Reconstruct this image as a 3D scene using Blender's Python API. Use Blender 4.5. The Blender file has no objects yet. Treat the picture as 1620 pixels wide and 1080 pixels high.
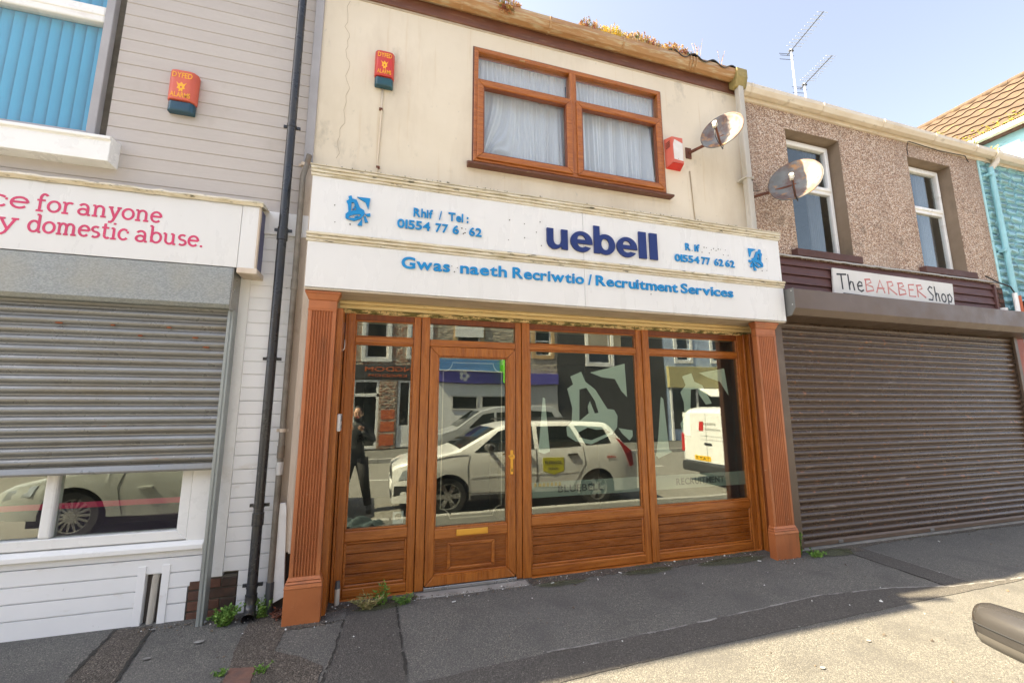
import bpy, bmesh, math, random
from mathutils import Vector, Matrix
from mathutils.geometry import tessellate_polygon
random.seed(7)
R = math.radians
pi = math.pi

# ------------------------------------------------------------------ camera, light, exposure
S = bpy.context.scene
COL = S.collection
cam_d = bpy.data.cameras.new('camera')
cam = bpy.data.objects.new('camera', cam_d); COL.objects.link(cam)
cam_d.sensor_width = 36.0; cam_d.lens = 670.82 / 1620 * 36; cam_d.clip_end = 2000; cam_d.clip_start = .05
_p, _y, _r = R(8.986), R(16.806), R(-.153)
_fw = Vector((math.sin(_y) * math.cos(_p), math.cos(_y) * math.cos(_p), math.sin(_p)))
_rt = Vector((math.cos(_y), -math.sin(_y), 0)); _up = _rt.cross(_fw)
_r2 = _rt * math.cos(_r) + _up * math.sin(_r); _u2 = _up * math.cos(_r) - _rt * math.sin(_r)
_m = Matrix((_r2, _u2, -_fw)).transposed().to_4x4(); _m.translation = Vector((0, -4, 1.54))
cam.matrix_world = _m
S.camera = cam

SUN = Vector((-.78, .176, 1)).normalized()
w = bpy.data.worlds.new('World'); S.world = w; w.use_nodes = True
nt = w.node_tree; nt.nodes.clear()
sky = nt.nodes.new('ShaderNodeTexSky'); sky.sky_type = 'NISHITA'; sky.sun_disc = False
sky.sun_elevation = math.asin(SUN.z); sky.sun_rotation = math.atan2(SUN.x, SUN.y) % (2 * pi)
sky.air_density = .7; sky.dust_density = 3.0; sky.ozone_density = 1.0
bg = nt.nodes.new('ShaderNodeBackground'); bg.inputs[1].default_value = .075
wo = nt.nodes.new('ShaderNodeOutputWorld')
hs = nt.nodes.new('ShaderNodeHueSaturation'); hs.inputs['Saturation'].default_value = .62; hs.inputs['Value'].default_value = 1.25
nt.links.new(sky.outputs[0], hs.inputs['Color']); nt.links.new(hs.outputs[0], bg.inputs[0]); nt.links.new(bg.outputs[0], wo.inputs[0])
sd = bpy.data.lights.new('sun', 'SUN'); sd.energy = 5; sd.angle = R(.53); sd.color = (1, .84, .58)
so = bpy.data.objects.new('sun', sd); COL.objects.link(so)
so.rotation_euler = SUN.to_track_quat('Z', 'Y').to_euler(); so.location = (0, 0, 30)
S.view_settings.view_transform = 'Standard'; S.view_settings.look = 'None'
S.view_settings.gamma = 1; S.view_settings.exposure = 2.45
S.view_settings.use_curve_mapping = False
S.cycles.max_bounces = 8; S.cycles.diffuse_bounces = 4; S.cycles.glossy_bounces = 4
S.cycles.transparent_max_bounces = 12; S.cycles.caustics_reflective = False

# ------------------------------------------------------------------ helpers
ORG = {}
def tag(o, label=None, cat=None, group=None, kind=None):
    if label: o['label'] = label
    if cat: o['category'] = cat
    if group: o['group'] = group
    if kind: o['kind'] = kind
    return o
def thing(name, loc, label, cat, group=None):
    o = bpy.data.objects.new(name, None); COL.objects.link(o); o.location = loc
    o.empty_display_size = .1
    ORG[o.name] = Vector(loc)
    return tag(o, label, cat, group)
class MB:
    def __init__(s): s.v = []; s.f = []; s.m = []; s.mi = 0; s.sm = False
    def add(s, vs, fs):
        n = len(s.v); s.v += [tuple(v) for v in vs]
        for f in fs: s.f.append([i + n for i in f]); s.m.append(s.mi)
        return s
    def box(s, x0, x1, y0, y1, z0, z1):
        v = [(x0,y0,z0),(x1,y0,z0),(x1,y1,z0),(x0,y1,z0),(x0,y0,z1),(x1,y0,z1),(x1,y1,z1),(x0,y1,z1)]
        return s.add(v, [(0,3,2,1),(4,5,6,7),(0,1,5,4),(1,2,6,5),(2,3,7,6),(3,0,4,7)])
    def poly(s, pts, y0, y1, holes=()):          # polygon in XZ, extruded from y0 (front) to y1 (back)
        loops = [list(pts)] + [list(h) for h in holes]
        flat = [p for l in loops for p in l]; n = len(flat)
        tri = tessellate_polygon([[Vector((p[0], p[1], 0)) for p in l] for l in loops])
        vs = [(p[0], y0, p[1]) for p in flat] + [(p[0], y1, p[1]) for p in flat]
        fs = [tuple(t) for t in tri] + [tuple(i + n for i in reversed(t)) for t in tri]
        k = 0
        for l in loops:
            m = len(l)
            for i in range(m):
                a, b = k + i, k + (i + 1) % m; fs.append((a, b, b + n, a + n))
            k += m
        return s.add(vs, fs)
    def ext(s, pts, x0, x1):                     # polygon in YZ extruded along X
        n = len(pts)
        vs = [(x0, p[0], p[1]) for p in pts] + [(x1, p[0], p[1]) for p in pts]
        fs = [tuple(range(n)), tuple(reversed(range(n, 2 * n)))]
        fs += [(i, i + n, (i + 1) % n + n, (i + 1) % n) for i in range(n)]
        return s.add(vs, fs)
    def extz(s, pts, z0, z1):                    # polygon in XY extruded along Z
        n = len(pts)
        vs = [(p[0], p[1], z0) for p in pts] + [(p[0], p[1], z1) for p in pts]
        fs = [tuple(reversed(range(n))), tuple(range(n, 2 * n))]
        fs += [(i, (i + 1) % n, (i + 1) % n + n, i + n) for i in range(n)]
        return s.add(vs, fs)
    def exty(s, pts, y0, y1): return s.poly(pts, y0, y1)
    def tube(s, pts, r, n=10, caps=True):
        pts = [Vector(p) for p in pts]; rs = r if isinstance(r, (list, tuple)) else [r] * len(pts)
        rings = []; vs = []; prev = None
        for i, p in enumerate(pts):
            d = (pts[min(i + 1, len(pts) - 1)] - pts[max(i - 1, 0)])
            if d.length < 1e-9: d = Vector((0, 0, 1))
            d.normalize()
            if prev is None:
                a = d.cross(Vector((0, 0, 1)) if abs(d.z) < .9 else Vector((1, 0, 0))).normalized()
            else:
                a = (prev - d * prev.dot(d)).normalized()
            prev = a; b = d.cross(a)
            for k in range(n):
                t = 2 * pi * k / n; vs.append(p + (a * math.cos(t) + b * math.sin(t)) * rs[i])
        fs = []
        for i in range(len(pts) - 1):
            for k in range(n):
                fs.append((i * n + k, i * n + (k + 1) % n, (i + 1) * n + (k + 1) % n, (i + 1) * n + k))
        if caps:
            fs.append(tuple(reversed(range(n)))); fs.append(tuple(range((len(pts) - 1) * n, len(pts) * n)))
        return s.add(vs, fs)
    def frame(s, x0, x1, z0, z1, w, y0, y1, wb=None, wt=None):
        wb = wb or w; wt = wt or w
        a, b, c, d = (x0, z0), (x1, z0), (x1, z1), (x0, z1)
        e, f, g, h = (x0 + w, z0 + wb), (x1 - w, z0 + wb), (x1 - w, z1 - wt), (x0 + w, z1 - wt)
        for q in ((a, b, f, e), (b, c, g, f), (c, d, h, g), (d, a, e, h)): s.poly(q, y0, y1)
        return s
    def stroke(s, pts, wd, y0, y1, closed=False):
        pts = [Vector(p) for p in pts]; n = len(pts); L = []; Q = []
        for i in range(n):
            if closed: a, b = pts[i - 1], pts[(i + 1) % n]
            else: a, b = pts[max(i - 1, 0)], pts[min(i + 1, n - 1)]
            d = (b - a).normalized(); nn = Vector((-d.y, d.x)) * wd / 2
            L.append(pts[i] + nn); Q.append(pts[i] - nn)
        vs = [(p.x, y0, p.y) for p in L] + [(p.x, y0, p.y) for p in Q] + [(p.x, y1, p.y) for p in L] + [(p.x, y1, p.y) for p in Q]
        fs = []
        for i in range(n if closed else n - 1):
            j = (i + 1) % n
            fs += [(i, j, n + j, n + i), (2*n + i, 3*n + i, 3*n + j, 2*n + j), (i, 2*n + i, 2*n + j, j), (n + i, n + j, 3*n + j, 3*n + i)]
        if not closed: fs += [(0, n, 3*n, 2*n), (n-1, 3*n-1, 4*n-1, 2*n-1)]
        return s.add(vs, fs)
    def disc(s, cx, cz, r, y0, y1, n=20): return s.poly([(cx + r*math.cos(2*pi*k/n), cz + r*math.sin(2*pi*k/n)) for k in range(n)], y0, y1)
def mesh_of(mb, mats, org=Vector((0,0,0)), name='mesh', smooth=False):
    me = bpy.data.meshes.new(name)
    me.from_pydata([(v[0]-org[0], v[1]-org[1], v[2]-org[2]) for v in mb.v], [], mb.f)
    for m in (mats if isinstance(mats, (list, tuple)) else [mats]): me.materials.append(m)
    if any(mb.m): me.polygons.foreach_set('material_index', mb.m)
    me.validate()
    bm = bmesh.new(); bm.from_mesh(me); bmesh.ops.recalc_face_normals(bm, faces=bm.faces); bm.to_mesh(me); bm.free()
    if smooth:
        me.shade_smooth()
        if smooth is not True: me.set_sharp_from_angle(angle=R(smooth))
    return me
def obj(name, mb, mats, parent=None, bev=0, smooth=False, label=None, cat=None, group=None, kind=None, loc=None, seg=1):
    if parent is not None: org = ORG[parent.name]
    else: org = Vector(loc) if loc is not None else Vector((0, 0, 0))
    me = mesh_of(mb, mats, org, name, smooth)
    o = bpy.data.objects.new(name, me); COL.objects.link(o)
    if parent is not None: o.parent = parent
    else: o.location = org
    ORG[o.name] = Vector(org)
    if bev:
        b = o.modifiers.new('bevel', 'BEVEL'); b.width = bev; b.segments = seg; b.limit_method = 'ANGLE'; b.angle_limit = R(40)
    return tag(o, label, cat, group, kind)
def inst(name, me, parent, loc, rot=None, label=None, bev=0):
    """alike piece sharing its mesh; loc in world coordinates"""
    o = bpy.data.objects.new(name, me); COL.objects.link(o); o.parent = parent
    o.location = Vector(loc) - ORG[parent.name]; ORG[o.name] = Vector(loc)
    if rot: o.rotation_euler = rot
    if bev:
        b = o.modifiers.new('bevel', 'BEVEL'); b.width = bev; b.segments = 1; b.limit_method = 'ANGLE'
    if label: o['label'] = label
    return o

# ------------------------------------------------------------------ materials
def lin(r, g, b):
    f = lambda c: (c / 255 / 12.92) if c <= 10 else ((c / 255 + .055) / 1.055) ** 2.4
    return (f(r), f(g), f(b))
def shifted(N, L):
    tc = N.new('ShaderNodeTexCoord'); oi = N.new('ShaderNodeObjectInfo'); cb = N.new('ShaderNodeCombineXYZ'); mu = N.new('ShaderNodeMath'); mu.operation = 'MULTIPLY'; mu.inputs[1].default_value = 37.0
    L.new(oi.outputs['Random'], mu.inputs[0]); ad = N.new('ShaderNodeVectorMath'); ad.operation = 'ADD'
    for k in range(3): L.new(mu.outputs[0], cb.inputs[k])
    L.new(tc.outputs['Object'], ad.inputs[0]); L.new(cb.outputs[0], ad.inputs[1]); return ad
def mat(name, c, rough=.6, metal=0., c2=None, vs=3., st=(1, 1, 1), lo=.35, hi=.65, bump=0., bs=80., bst=(1, 1, 1),
        dirt=None, coat=0., spec=.5, fine=0., rvar=.1, detail=5):
    m = bpy.data.materials.new(name); m.use_nodes = True
    N = m.node_tree.nodes; L = m.node_tree.links
    p = N['Principled BSDF']; p.inputs['Roughness'].default_value = rough; p.inputs['Metallic'].default_value = metal
    p.inputs['Specular IOR Level'].default_value = spec
    if coat: p.inputs['Coat Weight'].default_value = coat; p.inputs['Coat Roughness'].default_value = .075
    tc = shifted(N, L)
    def noise(scale, stretch, det=detail):
        mp = N.new('ShaderNodeMapping'); mp.inputs['Scale'].default_value = stretch
        L.new(tc.outputs[0], mp.inputs[0])
        n = N.new('ShaderNodeTexNoise'); n.inputs['Scale'].default_value = scale; n.inputs['Detail'].default_value = det
        n.inputs['Roughness'].default_value = .62
        L.new(mp.outputs[0], n.inputs['Vector']); return n
    def step(n, a, b, amt=1.):
        r = N.new('ShaderNodeMapRange'); r.inputs[1].default_value = a; r.inputs[2].default_value = b; r.inputs[4].default_value = amt
        L.new(n.outputs[0], r.inputs[0]); return r
    def mix(f, A, B):
        x = N.new('ShaderNodeMix'); x.data_type = 'RGBA'
        if hasattr(f, 'outputs'): L.new(f.outputs[0], x.inputs[0])
        else: x.inputs[0].default_value = f
        for k, v in ((6, A), (7, B)):
            if isinstance(v, tuple): x.inputs[k].default_value = (*v, 1)
            else: L.new(v, x.inputs[k])
        return x.outputs[2]
    if c2 is None: c2 = tuple(x * .86 for x in c)
    n1 = noise(vs, st); col = mix(step(n1, lo, hi), c, c2)
    if fine:
        nf = noise(vs * 14, st, 2); col = mix(step(nf, .35, .7, fine), col, tuple(x * .55 for x in c))
    if dirt:
        for d in (dirt if isinstance(dirt, list) else [dirt]):
            col = mix(step(noise(d[1], d[2]), d[3], d[4], d[5]), col, d[0])
    L.new(col, p.inputs['Base Color'])
    if rvar:
        r = step(noise(vs * 2.3, st), .3, .7); r.inputs[3].default_value = max(0, rough - rvar); r.inputs[4].default_value = min(1, rough + rvar)
        L.new(r.outputs[0], p.inputs['Roughness'])
    if bump:
        nb = noise(bs, bst, 4); b = N.new('ShaderNodeBump'); b.inputs['Strength'].default_value = 1; b.inputs['Distance'].default_value = bump
        L.new(nb.outputs[0], b.inputs['Height']); L.new(b.outputs[0], p.inputs['Normal'])
    return m
def cell_mat(name, ramp, scale, rough=.85, bump=.004, base_var=None, metal=0., edge=None, stretch=(1,1,1)):
    """speckled surface: every voronoi cell takes a colour of the ramp"""
    m = bpy.data.materials.new(name); m.use_nodes = True
    N = m.node_tree.nodes; L = m.node_tree.links; p = N['Principled BSDF']
    p.inputs['Roughness'].default_value = rough; p.inputs['Metallic'].default_value = metal
    tc = shifted(N, L); mp = N.new('ShaderNodeMapping'); mp.inputs['Scale'].default_value = stretch
    L.new(tc.outputs[0], mp.inputs[0])
    v = N.new('ShaderNodeTexVoronoi'); v.inputs['Scale'].default_value = scale; L.new(mp.outputs[0], v.inputs['Vector'])
    sp = N.new('ShaderNodeSeparateColor'); L.new(v.outputs['Color'], sp.inputs[0])
    cr = N.new('ShaderNodeValToRGB'); e = cr.color_ramp.elements
    e[0].position = ramp[0][0]; e[0].color = (*ramp[0][1], 1); e[1].position = ramp[-1][0]; e[1].color = (*ramp[-1][1], 1)
    for q in ramp[1:-1]:
        x = e.new(q[0]); x.color = (*q[1], 1)
    L.new(sp.outputs[0], cr.inputs[0]); col = cr.outputs[0]
    if edge:
        r = N.new('ShaderNodeMapRange'); r.inputs[1].default_value = edge[0]; r.inputs[2].default_value = edge[1]; L.new(v.outputs['Distance'], r.inputs[0])
        x = N.new('ShaderNodeMix'); x.data_type = 'RGBA'; L.new(r.outputs[0], x.inputs[0]); L.new(col, x.inputs[6]); x.inputs[7].default_value = (*edge[2], 1); col = x.outputs[2]
    for (sc, lo, hi, amt, c, strt) in (base_var or []):
        mq = N.new('ShaderNodeMapping'); mq.inputs['Scale'].default_value = strt; L.new(tc.outputs[0], mq.inputs[0])
        n = N.new('ShaderNodeTexNoise'); n.inputs['Scale'].default_value = sc; n.inputs['Detail'].default_value = 6; L.new(mq.outputs[0], n.inputs['Vector'])
        r = N.new('ShaderNodeMapRange'); r.inputs[1].default_value = lo; r.inputs[2].default_value = hi; r.inputs[4].default_value = amt; L.new(n.outputs[0], r.inputs[0])
        x = N.new('ShaderNodeMix'); x.data_type = 'RGBA'; L.new(r.outputs[0], x.inputs[0]); L.new(col, x.inputs[6]); x.inputs[7].default_value = (*c, 1); col = x.outputs[2]
    L.new(col, p.inputs['Base Color'])
    if bump:
        b = N.new('ShaderNodeBump'); b.inputs['Distance'].default_value = bump; b.invert = True
        L.new(v.outputs['Distance'], b.inputs['Height']); L.new(b.outputs[0], p.inputs['Normal'])
    return m
def glass_mat(name, tint=(1, 1, 1), boost=2.0, rough=.0, wob=.0, dust=.0):
    m = bpy.data.materials.new(name); m.use_nodes = True
    N = m.node_tree.nodes; L = m.node_tree.links; N.clear()
    o = N.new('ShaderNodeOutputMaterial'); t = N.new('ShaderNodeBsdfTransparent'); t.inputs[0].default_value = (*tint, 1)
    g = N.new('ShaderNodeBsdfGlossy'); g.inputs['Roughness'].default_value = rough; g.inputs['Color'].default_value = (.92, .96, .90, 1)
    f = N.new('ShaderNodeFresnel'); ge = N.new('ShaderNodeNewGeometry'); mr = N.new('ShaderNodeMapRange')   # same reflectance from both sides of the sheet
    mr.inputs[3].default_value = 1.5; mr.inputs[4].default_value = 1 / 1.5; L.new(ge.outputs['Backfacing'], mr.inputs[0]); L.new(mr.outputs[0], f.inputs[0])
    mu = N.new('ShaderNodeMath'); mu.operation = 'MULTIPLY'; mu.inputs[1].default_value = boost; mu.use_clamp = True
    mx = N.new('ShaderNodeMixShader'); L.new(f.outputs[0], mu.inputs[0]); L.new(mu.outputs[0], mx.inputs[0])
    L.new(t.outputs[0], mx.inputs[1]); L.new(g.outputs[0], mx.inputs[2]); L.new(mx.outputs[0], o.inputs[0])
    if dust:
        df = N.new('ShaderNodeBsdfDiffuse'); df.inputs[0].default_value = (.55, .55, .48, 1); t2 = N.new('ShaderNodeTexCoord'); n2 = N.new('ShaderNodeTexNoise'); n2.inputs['Scale'].default_value = 3.5; n2.inputs['Detail'].default_value = 7
        m2 = N.new('ShaderNodeMapRange'); m2.inputs[1].default_value = .3; m2.inputs[2].default_value = .75; m2.inputs[3].default_value = dust * .4; m2.inputs[4].default_value = dust * 1.5
        x2 = N.new('ShaderNodeMixShader'); L.new(t2.outputs['Object'], n2.inputs['Vector']); L.new(n2.outputs[0], m2.inputs[0]); L.new(m2.outputs[0], x2.inputs[0]); L.new(mx.outputs[0], x2.inputs[1]); L.new(df.outputs[0], x2.inputs[2]); L.new(x2.outputs[0], o.inputs[0])
    if wob:
        tc = N.new('ShaderNodeTexCoord'); n = N.new('ShaderNodeTexNoise'); n.inputs['Scale'].default_value = 1.3; n.inputs['Detail'].default_value = 1
        b = N.new('ShaderNodeBump'); b.inputs['Distance'].default_value = wob; L.new(tc.outputs['Object'], n.inputs['Vector'])
        L.new(n.outputs[0], b.inputs['Height']); L.new(b.outputs[0], g.inputs['Normal'])
    return m
def see_through(name, c, alpha, rough=.8):
    m = bpy.data.materials.new(name); m.use_nodes = True; p = m.node_tree.nodes['Principled BSDF']
    p.inputs['Base Color'].default_value = (*c, 1); p.inputs['Alpha'].default_value = alpha; p.inputs['Roughness'].default_value = rough
    return m

OAKC, OAKD = (.45, .148, .026), (.25, .068, .011)
M = {}
M['oak_v'] = mat('golden_oak_vertical', OAKC, .32, c2=OAKD, vs=5, st=(9, 9, .7), lo=.38, hi=.68, fine=.35, bump=.0004, bs=40, bst=(9, 9, .6), spec=.5)
M['oak_h'] = mat('golden_oak_horizontal', OAKC, .32, c2=OAKD, vs=5, st=(.7, 9, 9), lo=.38, hi=.68, fine=.35, bump=.0004, bs=40, bst=(.6, 9, 9), spec=.5)
M['oak_panel'] = mat('golden_oak_panel', (.33, .102, .018), .28, c2=(.17, .045, .008), vs=4, st=(.8, 9, 9), lo=.36, hi=.66, fine=.45, bump=.0004, bs=40, bst=(.6, 9, 9))
M['oak_dark'] = mat('dark_oak_foil', (.22, .058, .014), .4, c2=(.15, .038, .009), vs=5, st=(9, 9, .7), fine=.3)
M['pilaster'] = mat('terracotta_paint', (.44, .148, .050), .42, c2=(.35, .112, .037), vs=2.2, bump=.0015, bs=40, dirt=[((.12, .06, .03), 3, (4, 4, .8), .52, .76, .5), ((.55, .34, .22), 22, (1, 1, 1), .67, .72, .6), ((.06, .04, .03), 30, (1, 1, 1), .70, .74, .8)])
M['brown_fascia'] = mat('brown_fascia_board', (.17, .068, .04), .45, c2=(.12, .05, .032), vs=3, st=(1, 4, 4), dirt=[((.32, .22, .14), 4, (1, 6, 6), .58, .8, .6)])
M['sill_brown'] = mat('brown_sill', (.13, .048, .028), .5, dirt=[((.30, .2, .1), 12, (1, 3, 3), .62, .72, .8)])
M['cream'] = mat('cream_render', (.72, .645, .515), .85, c2=(.675, .60, .47), vs=1.3, bump=.0025, bs=9,
                 dirt=[((.52, .44, .33), 1.5, (1.2, 1, .35), .50, .80, .8), ((.26, .24, .19), 3.2, (1, 1, .5), .62, .78, .6), ((.56, .42, .24), 2.4, (7, 1, .30), .60, .76, .5), ((.34, .33, .29), 14, (1, 1, .6), .66, .74, .5)])
M['white_sign'] = mat('white_sign_panel', (.73, .73, .72), .30, c2=(.705, .705, .69), vs=1.2, st=(2, 1, .6), dirt=[((.52, .50, .44), 2.5, (4, 1, .4), .60, .85, .35), ((.25, .2, .12), 30, (1, 1, 1), .74, .78, .7)])
M['cream_mould'] = mat('stained_cream_moulding', (.70, .65, .53), .55, c2=(.60, .52, .37), vs=4, dirt=[((.30, .25, .12), 9, (.5, 3, 5),   .50, .66, .65), ((.04, .04, .02), 24, (.4, 1.3, 1.8), .60, .67, .9)])
M['soffit'] = mat('beige_soffit_board', (.55, .47, .36), .7, dirt=[((.33, .25, .17), 3, (1, 5, 5), .5, .7, .7)])
M['roller_clean'] = mat('yellowed_roller_slat', (.80, .64, .34), .5, c2=(.74, .55, .26), vs=3, st=(.5, 3, 3), dirt=[((.16, .13, .03), 20, (.35, 2, 5), .62, .70, .8)])
M['roller_cream'] = mat('mouldy_cream_roller_slats', (.78, .62, .33), .5, c2=(.72, .54, .26), vs=3, st=(.5, 3, 3), dirt=[((.10, .095, .02), 14, (.6, 1.6, 1.8), .46, .54, .92), ((.02, .02, .01), 44, (1, 1, 1), .55, .62, .9)])
M['siding'] = mat('taupe_cladding', (.505, .465, .43), .6, c2=(.475, .435, .405), vs=2, st=(.6, 1, 3), fine=.08, bump=.0004, bs=30, bst=(.5, 4, 8), dirt=[((.33, .29, .25), 2.2, (1, 1, .6), .6, .8, .4)])
M['trim_grey'] = mat('grey_trim', (.40, .39, .40), .55)
M['white_upvc'] = mat('white_upvc', (.86, .86, .84), .3, c2=(.81, .81, .79), vs=2, dirt=[((.45, .35, .24), 2.6, (1, 1, 2), .60, .85, .45)])
M['white_board'] = mat('white_cladding_board', (.88, .88, .88), .35, c2=(.83, .84, .84), vs=1.5, bump=.0006, bs=3, dirt=[((.42, .33, .22), 3.2, (1, 1, 2), .63, .82, .5), ((.13, .12, .10), 18, (1, 1, 1), .70, .76, .7)])
M['groove'] = mat('shadow_gap', (.10, .085, .075), .9)
M['galv'] = cell_mat('galvanised_steel', [(0, (.23, .25, .25)), (.5, (.28, .30, .30)), (1, (.34, .36, .355))], 95, .45, .0002, metal=.25, base_var=[(3, .45, .75, .5, (.36, .33, .25), (1, 1, 1)), (40, .72, .76, .8, (.30, .10, .03), (.25, 1, 1))], stretch=(1, 1, 1.6))
M['galv_slat'] = mat('galvanised_slat', (.27, .275, .27), .34, metal=.4, c2=(.23, .232, .225), vs=4, st=(1, 1, 1.5), fine=.15, dirt=[((.20, .165, .105), 1.6, (.5, 1, 2), .48, .72, .6), ((.36, .10, .03), 9, (.7, 2, 6), .70, .74, .9), ((.7, .7, .68), 26, (1, 1, 1), .72, .76, .6)])
M['brown_steel'] = mat('brown_powder_coat', (.125, .086, .060), .42, c2=(.105, .072, .05), vs=2, dirt=[((.30, .24, .18), 3, (1, 1, .5), .60, .85, .4), ((.40, .28, .14), 22, (1, 1, 1), .74, .78, .8)])
M['brown_slat'] = mat('brown_shutter_slat', (.088, .056, .037), .30, c2=(.075, .048, .032), vs=2, st=(.6, 1, 2), dirt=[((.34, .28, .23), 9, (.30, 2, 3), .64, .71, .5), ((.30, .12, .045), 9, (.9, 1, 2), .63, .68, .75), ((.07, .05, .038), 2, (.6, 1, 1), .52, .7, .4), ((.55, .5, .45), 34, (1, 1, 1), .68, .72, .7)])
M['black_pvc'] = mat('black_pipe', (.022, .026, .033), .28, c2=(.035, .035, .034), dirt=[((.13, .11, .07), 3, (4, 4, .6), .56, .8, .5)])
M['iron'] = mat('weathered_iron_pipe', (.24, .215, .18), .6, c2=(.15, .13, .10), vs=9, bump=.0008, dirt=[((.30, .16, .07), 5, (1, 1, .5), .58, .75, .6)])
M['grey_pvc'] = mat('dark_grey_pipe', (.085, .09, .095), .45)
M['pvc_beige'] = mat('pale_downpipe', (.53, .50, .44), .5, c2=(.45, .42, .36), vs=3, st=(3, 3, .5), dirt=[((.24, .18, .10), 4, (4, 4, .7), .56, .8, .55)])
M['gutter_brown'] = mat('caramel_gutter', (.43, .245, .105), .45, c2=(.35, .185, .075), vs=2, st=(1, 4, 4), dirt=[((.50, .43, .28), 5, (.8, 4, 8), .50, .66, .85), ((.12, .09, .05), 8, (2, 1, 1), .68, .8, .5)])
M['gutter_cream'] = mat('stained_white_gutter', (.72, .65, .53), .5, c2=(.62, .53, .40), vs=2, st=(1, 3, 4), dirt=[((.22, .16, .08), 5, (1.3, 2, 3), .60, .78, .7)])
M['soil_pvc'] = M['gutter_brown']
M['navy'] = mat('navy_side_panel', (.045, .05, .15), .4)
M['tan_board'] = mat('aged_white_timber', (.66, .57, .47), .6, c2=(.56, .46, .36), vs=3, st=(3, 3, .5), dirt=[((.30, .2, .12), 5, (3, 3, 1), .58, .76, .6)])
M['letter_blue'] = mat('sky_blue_letter', (.0, .235, .56), .4, c2=(.0, .21, .50), dirt=[((.02, .03, .05), 60, (1, 1, 1), .66, .72, .55)])
M['letter_navy'] = mat('navy_letter', (.016, .032, .135), .4, c2=(.02, .038, .16), spec=.3)
M['hole'] = mat('fixing_hole', (.03, .025, .02), .9, rvar=0)
M['pink'] = mat('pink_print', (.62, .045, .14), .45, rvar=0)
M['black_paint'] = mat('black_print', (.02, .02, .022), .5, rvar=0)
M['red_print'] = mat('faded_red_print', (.50, .12, .10), .5, c2=(.60, .25, .22), vs=6, rvar=0)
M['alarm_red'] = mat('alarm_red', (.60, .035, .022), .38, c2=(.52, .05, .035), vs=5, rvar=.05)
M['alarm_faded'] = mat('sun_faded_red', (.62, .13, .075), .5, c2=(.56, .10, .06), vs=4)
M['alarm_yellow'] = mat('alarm_yellow', (.92, .45, .02), .5, rvar=0)
M['alarm_blue'] = mat('alarm_lens_blue', (.018, .06, .10), .2, c2=(.02, .09, .10))
M['salmon'] = mat('faded_salmon_steel', (.62, .15, .10), .5, c2=(.56, .11, .07))
M['bright_red'] = mat('bright_red_steel', (.62, .03, .02), .4)
M['dish'] = mat('rusting_dish', (.155, .165, .165), .6, c2=(.12, .125, .12), vs=4, dirt=[((.095, .042, .028), 3.6, (1, 1, 1), .42, .58, .9), ((.42, .20, .05), 6, (1, 1, 1), .54, .66, .8)])
M['rust'] = mat('rusty_steel', (.16, .055, .03), .85, c2=(.09, .035, .022), vs=12)
M['cable_black'] = mat('black_cable', (.025, .022, .02), .5)
M['cable_beige'] = mat('painted_cable', (.42, .33, .21), .6)
M['cable_white'] = mat('white_trunking', (.70, .60, .46), .6, dirt=[((.4, .25, .1), 6, (1, 1, 1), .6, .75, .5)])
M['brass'] = mat('polished_gold', (.80, .43, .07), .3, metal=.6, c2=(.78, .41, .06), rvar=0)
M['steel'] = mat('steel_strip', (.55, .55, .54), .3, metal=.9)
M['concrete'] = mat('worn_concrete', (.25, .24, .22), .85, c2=(.17, .165, .15), vs=6, bump=.003, bs=40, dirt=[((.08, .075, .06), 9, (1, 1, 1), .55, .7, .6)])
M['reveal'] = mat('cement_reveal', (.27, .205, .145), .85, c2=(.22, .165, .115), vs=3, bump=.002, bs=30, dirt=[((.13, .10, .07), 4, (1, 1, .5), .55, .75, .6)])
M['maroon'] = mat('peeling_maroon_board', (.115, .045, .038), .6, c2=(.085, .036, .032), vs=3, st=(.5, 4, 6), bump=.002, bs=12, bst=(.4, 3, 8), dirt=[((.42, .33, .25), 4.5, (.35, 5, 9), .64, .69, .85)])
M['lead'] = mat('lead_flashing', (.33, .335, .34), .6, c2=(.46, .45, .42), vs=3, st=(.6, 3, 6), bump=.004, bs=9)
M['brown_stone_sill'] = mat('maroon_painted_sill', (.095, .042, .034), .7, c2=(.075, .034, .028), bump=.003, bs=20, dirt=[((.26, .2, .16), 6, (1, 1, 1), .66, .74, .5)])
PEB = [(0, (.20, .125, .08)), (.2, (.46, .31, .215)), (.45, (.60, .445, .33)), (.7, (.68, .55, .44)), (.88, (.78, .70, .60)), (1, (.32, .21, .15))]
M['pebble'] = cell_mat('pebble_dash', PEB, 58, .9, .010, [(1.2, .46, .72, .5, (.25, .175, .13), (1.6, 1, .3)), (.8, .50, .75, .4, (.58, .48, .39), (1, 1, 1)), (5, .62, .72, .5, (.16, .12, .09), (1, 1, 1))], edge=(.42, .75, (.22, .135, .095)))
M['asphalt'] = cell_mat('pavement_asphalt', [(0, (.062, .061, .056)), (.5, (.106, .103, .094)), (.85, (.148, .143, .128)), (.95, (.25, .235, .20)), (1, (.08, .076, .067))], 190, .88, .004,
                        [(.9, .50, .75, .4, (.145, .14, .13), (1, 1.6, 1)), (2.6, .52, .70, .5, (.065, .063, .058), (1, 1, 1)), (1.3, .42, .72, .4, (.085, .084, .082), (1, 1, 1)), (5, .56, .76, .35, (.075, .073, .068), (1, 1, 1))])
M['asphalt_dark'] = cell_mat('dark_asphalt_repair', [(0, (.045, .042, .038)), (.6, (.078, .073, .066)), (.93, (.105, .098, .086)), (1, (.19, .17, .15))], 170, .9, .005, [(2.5, .45, .7, .4, (.06, .056, .05), (1, 1, 1))])
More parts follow.
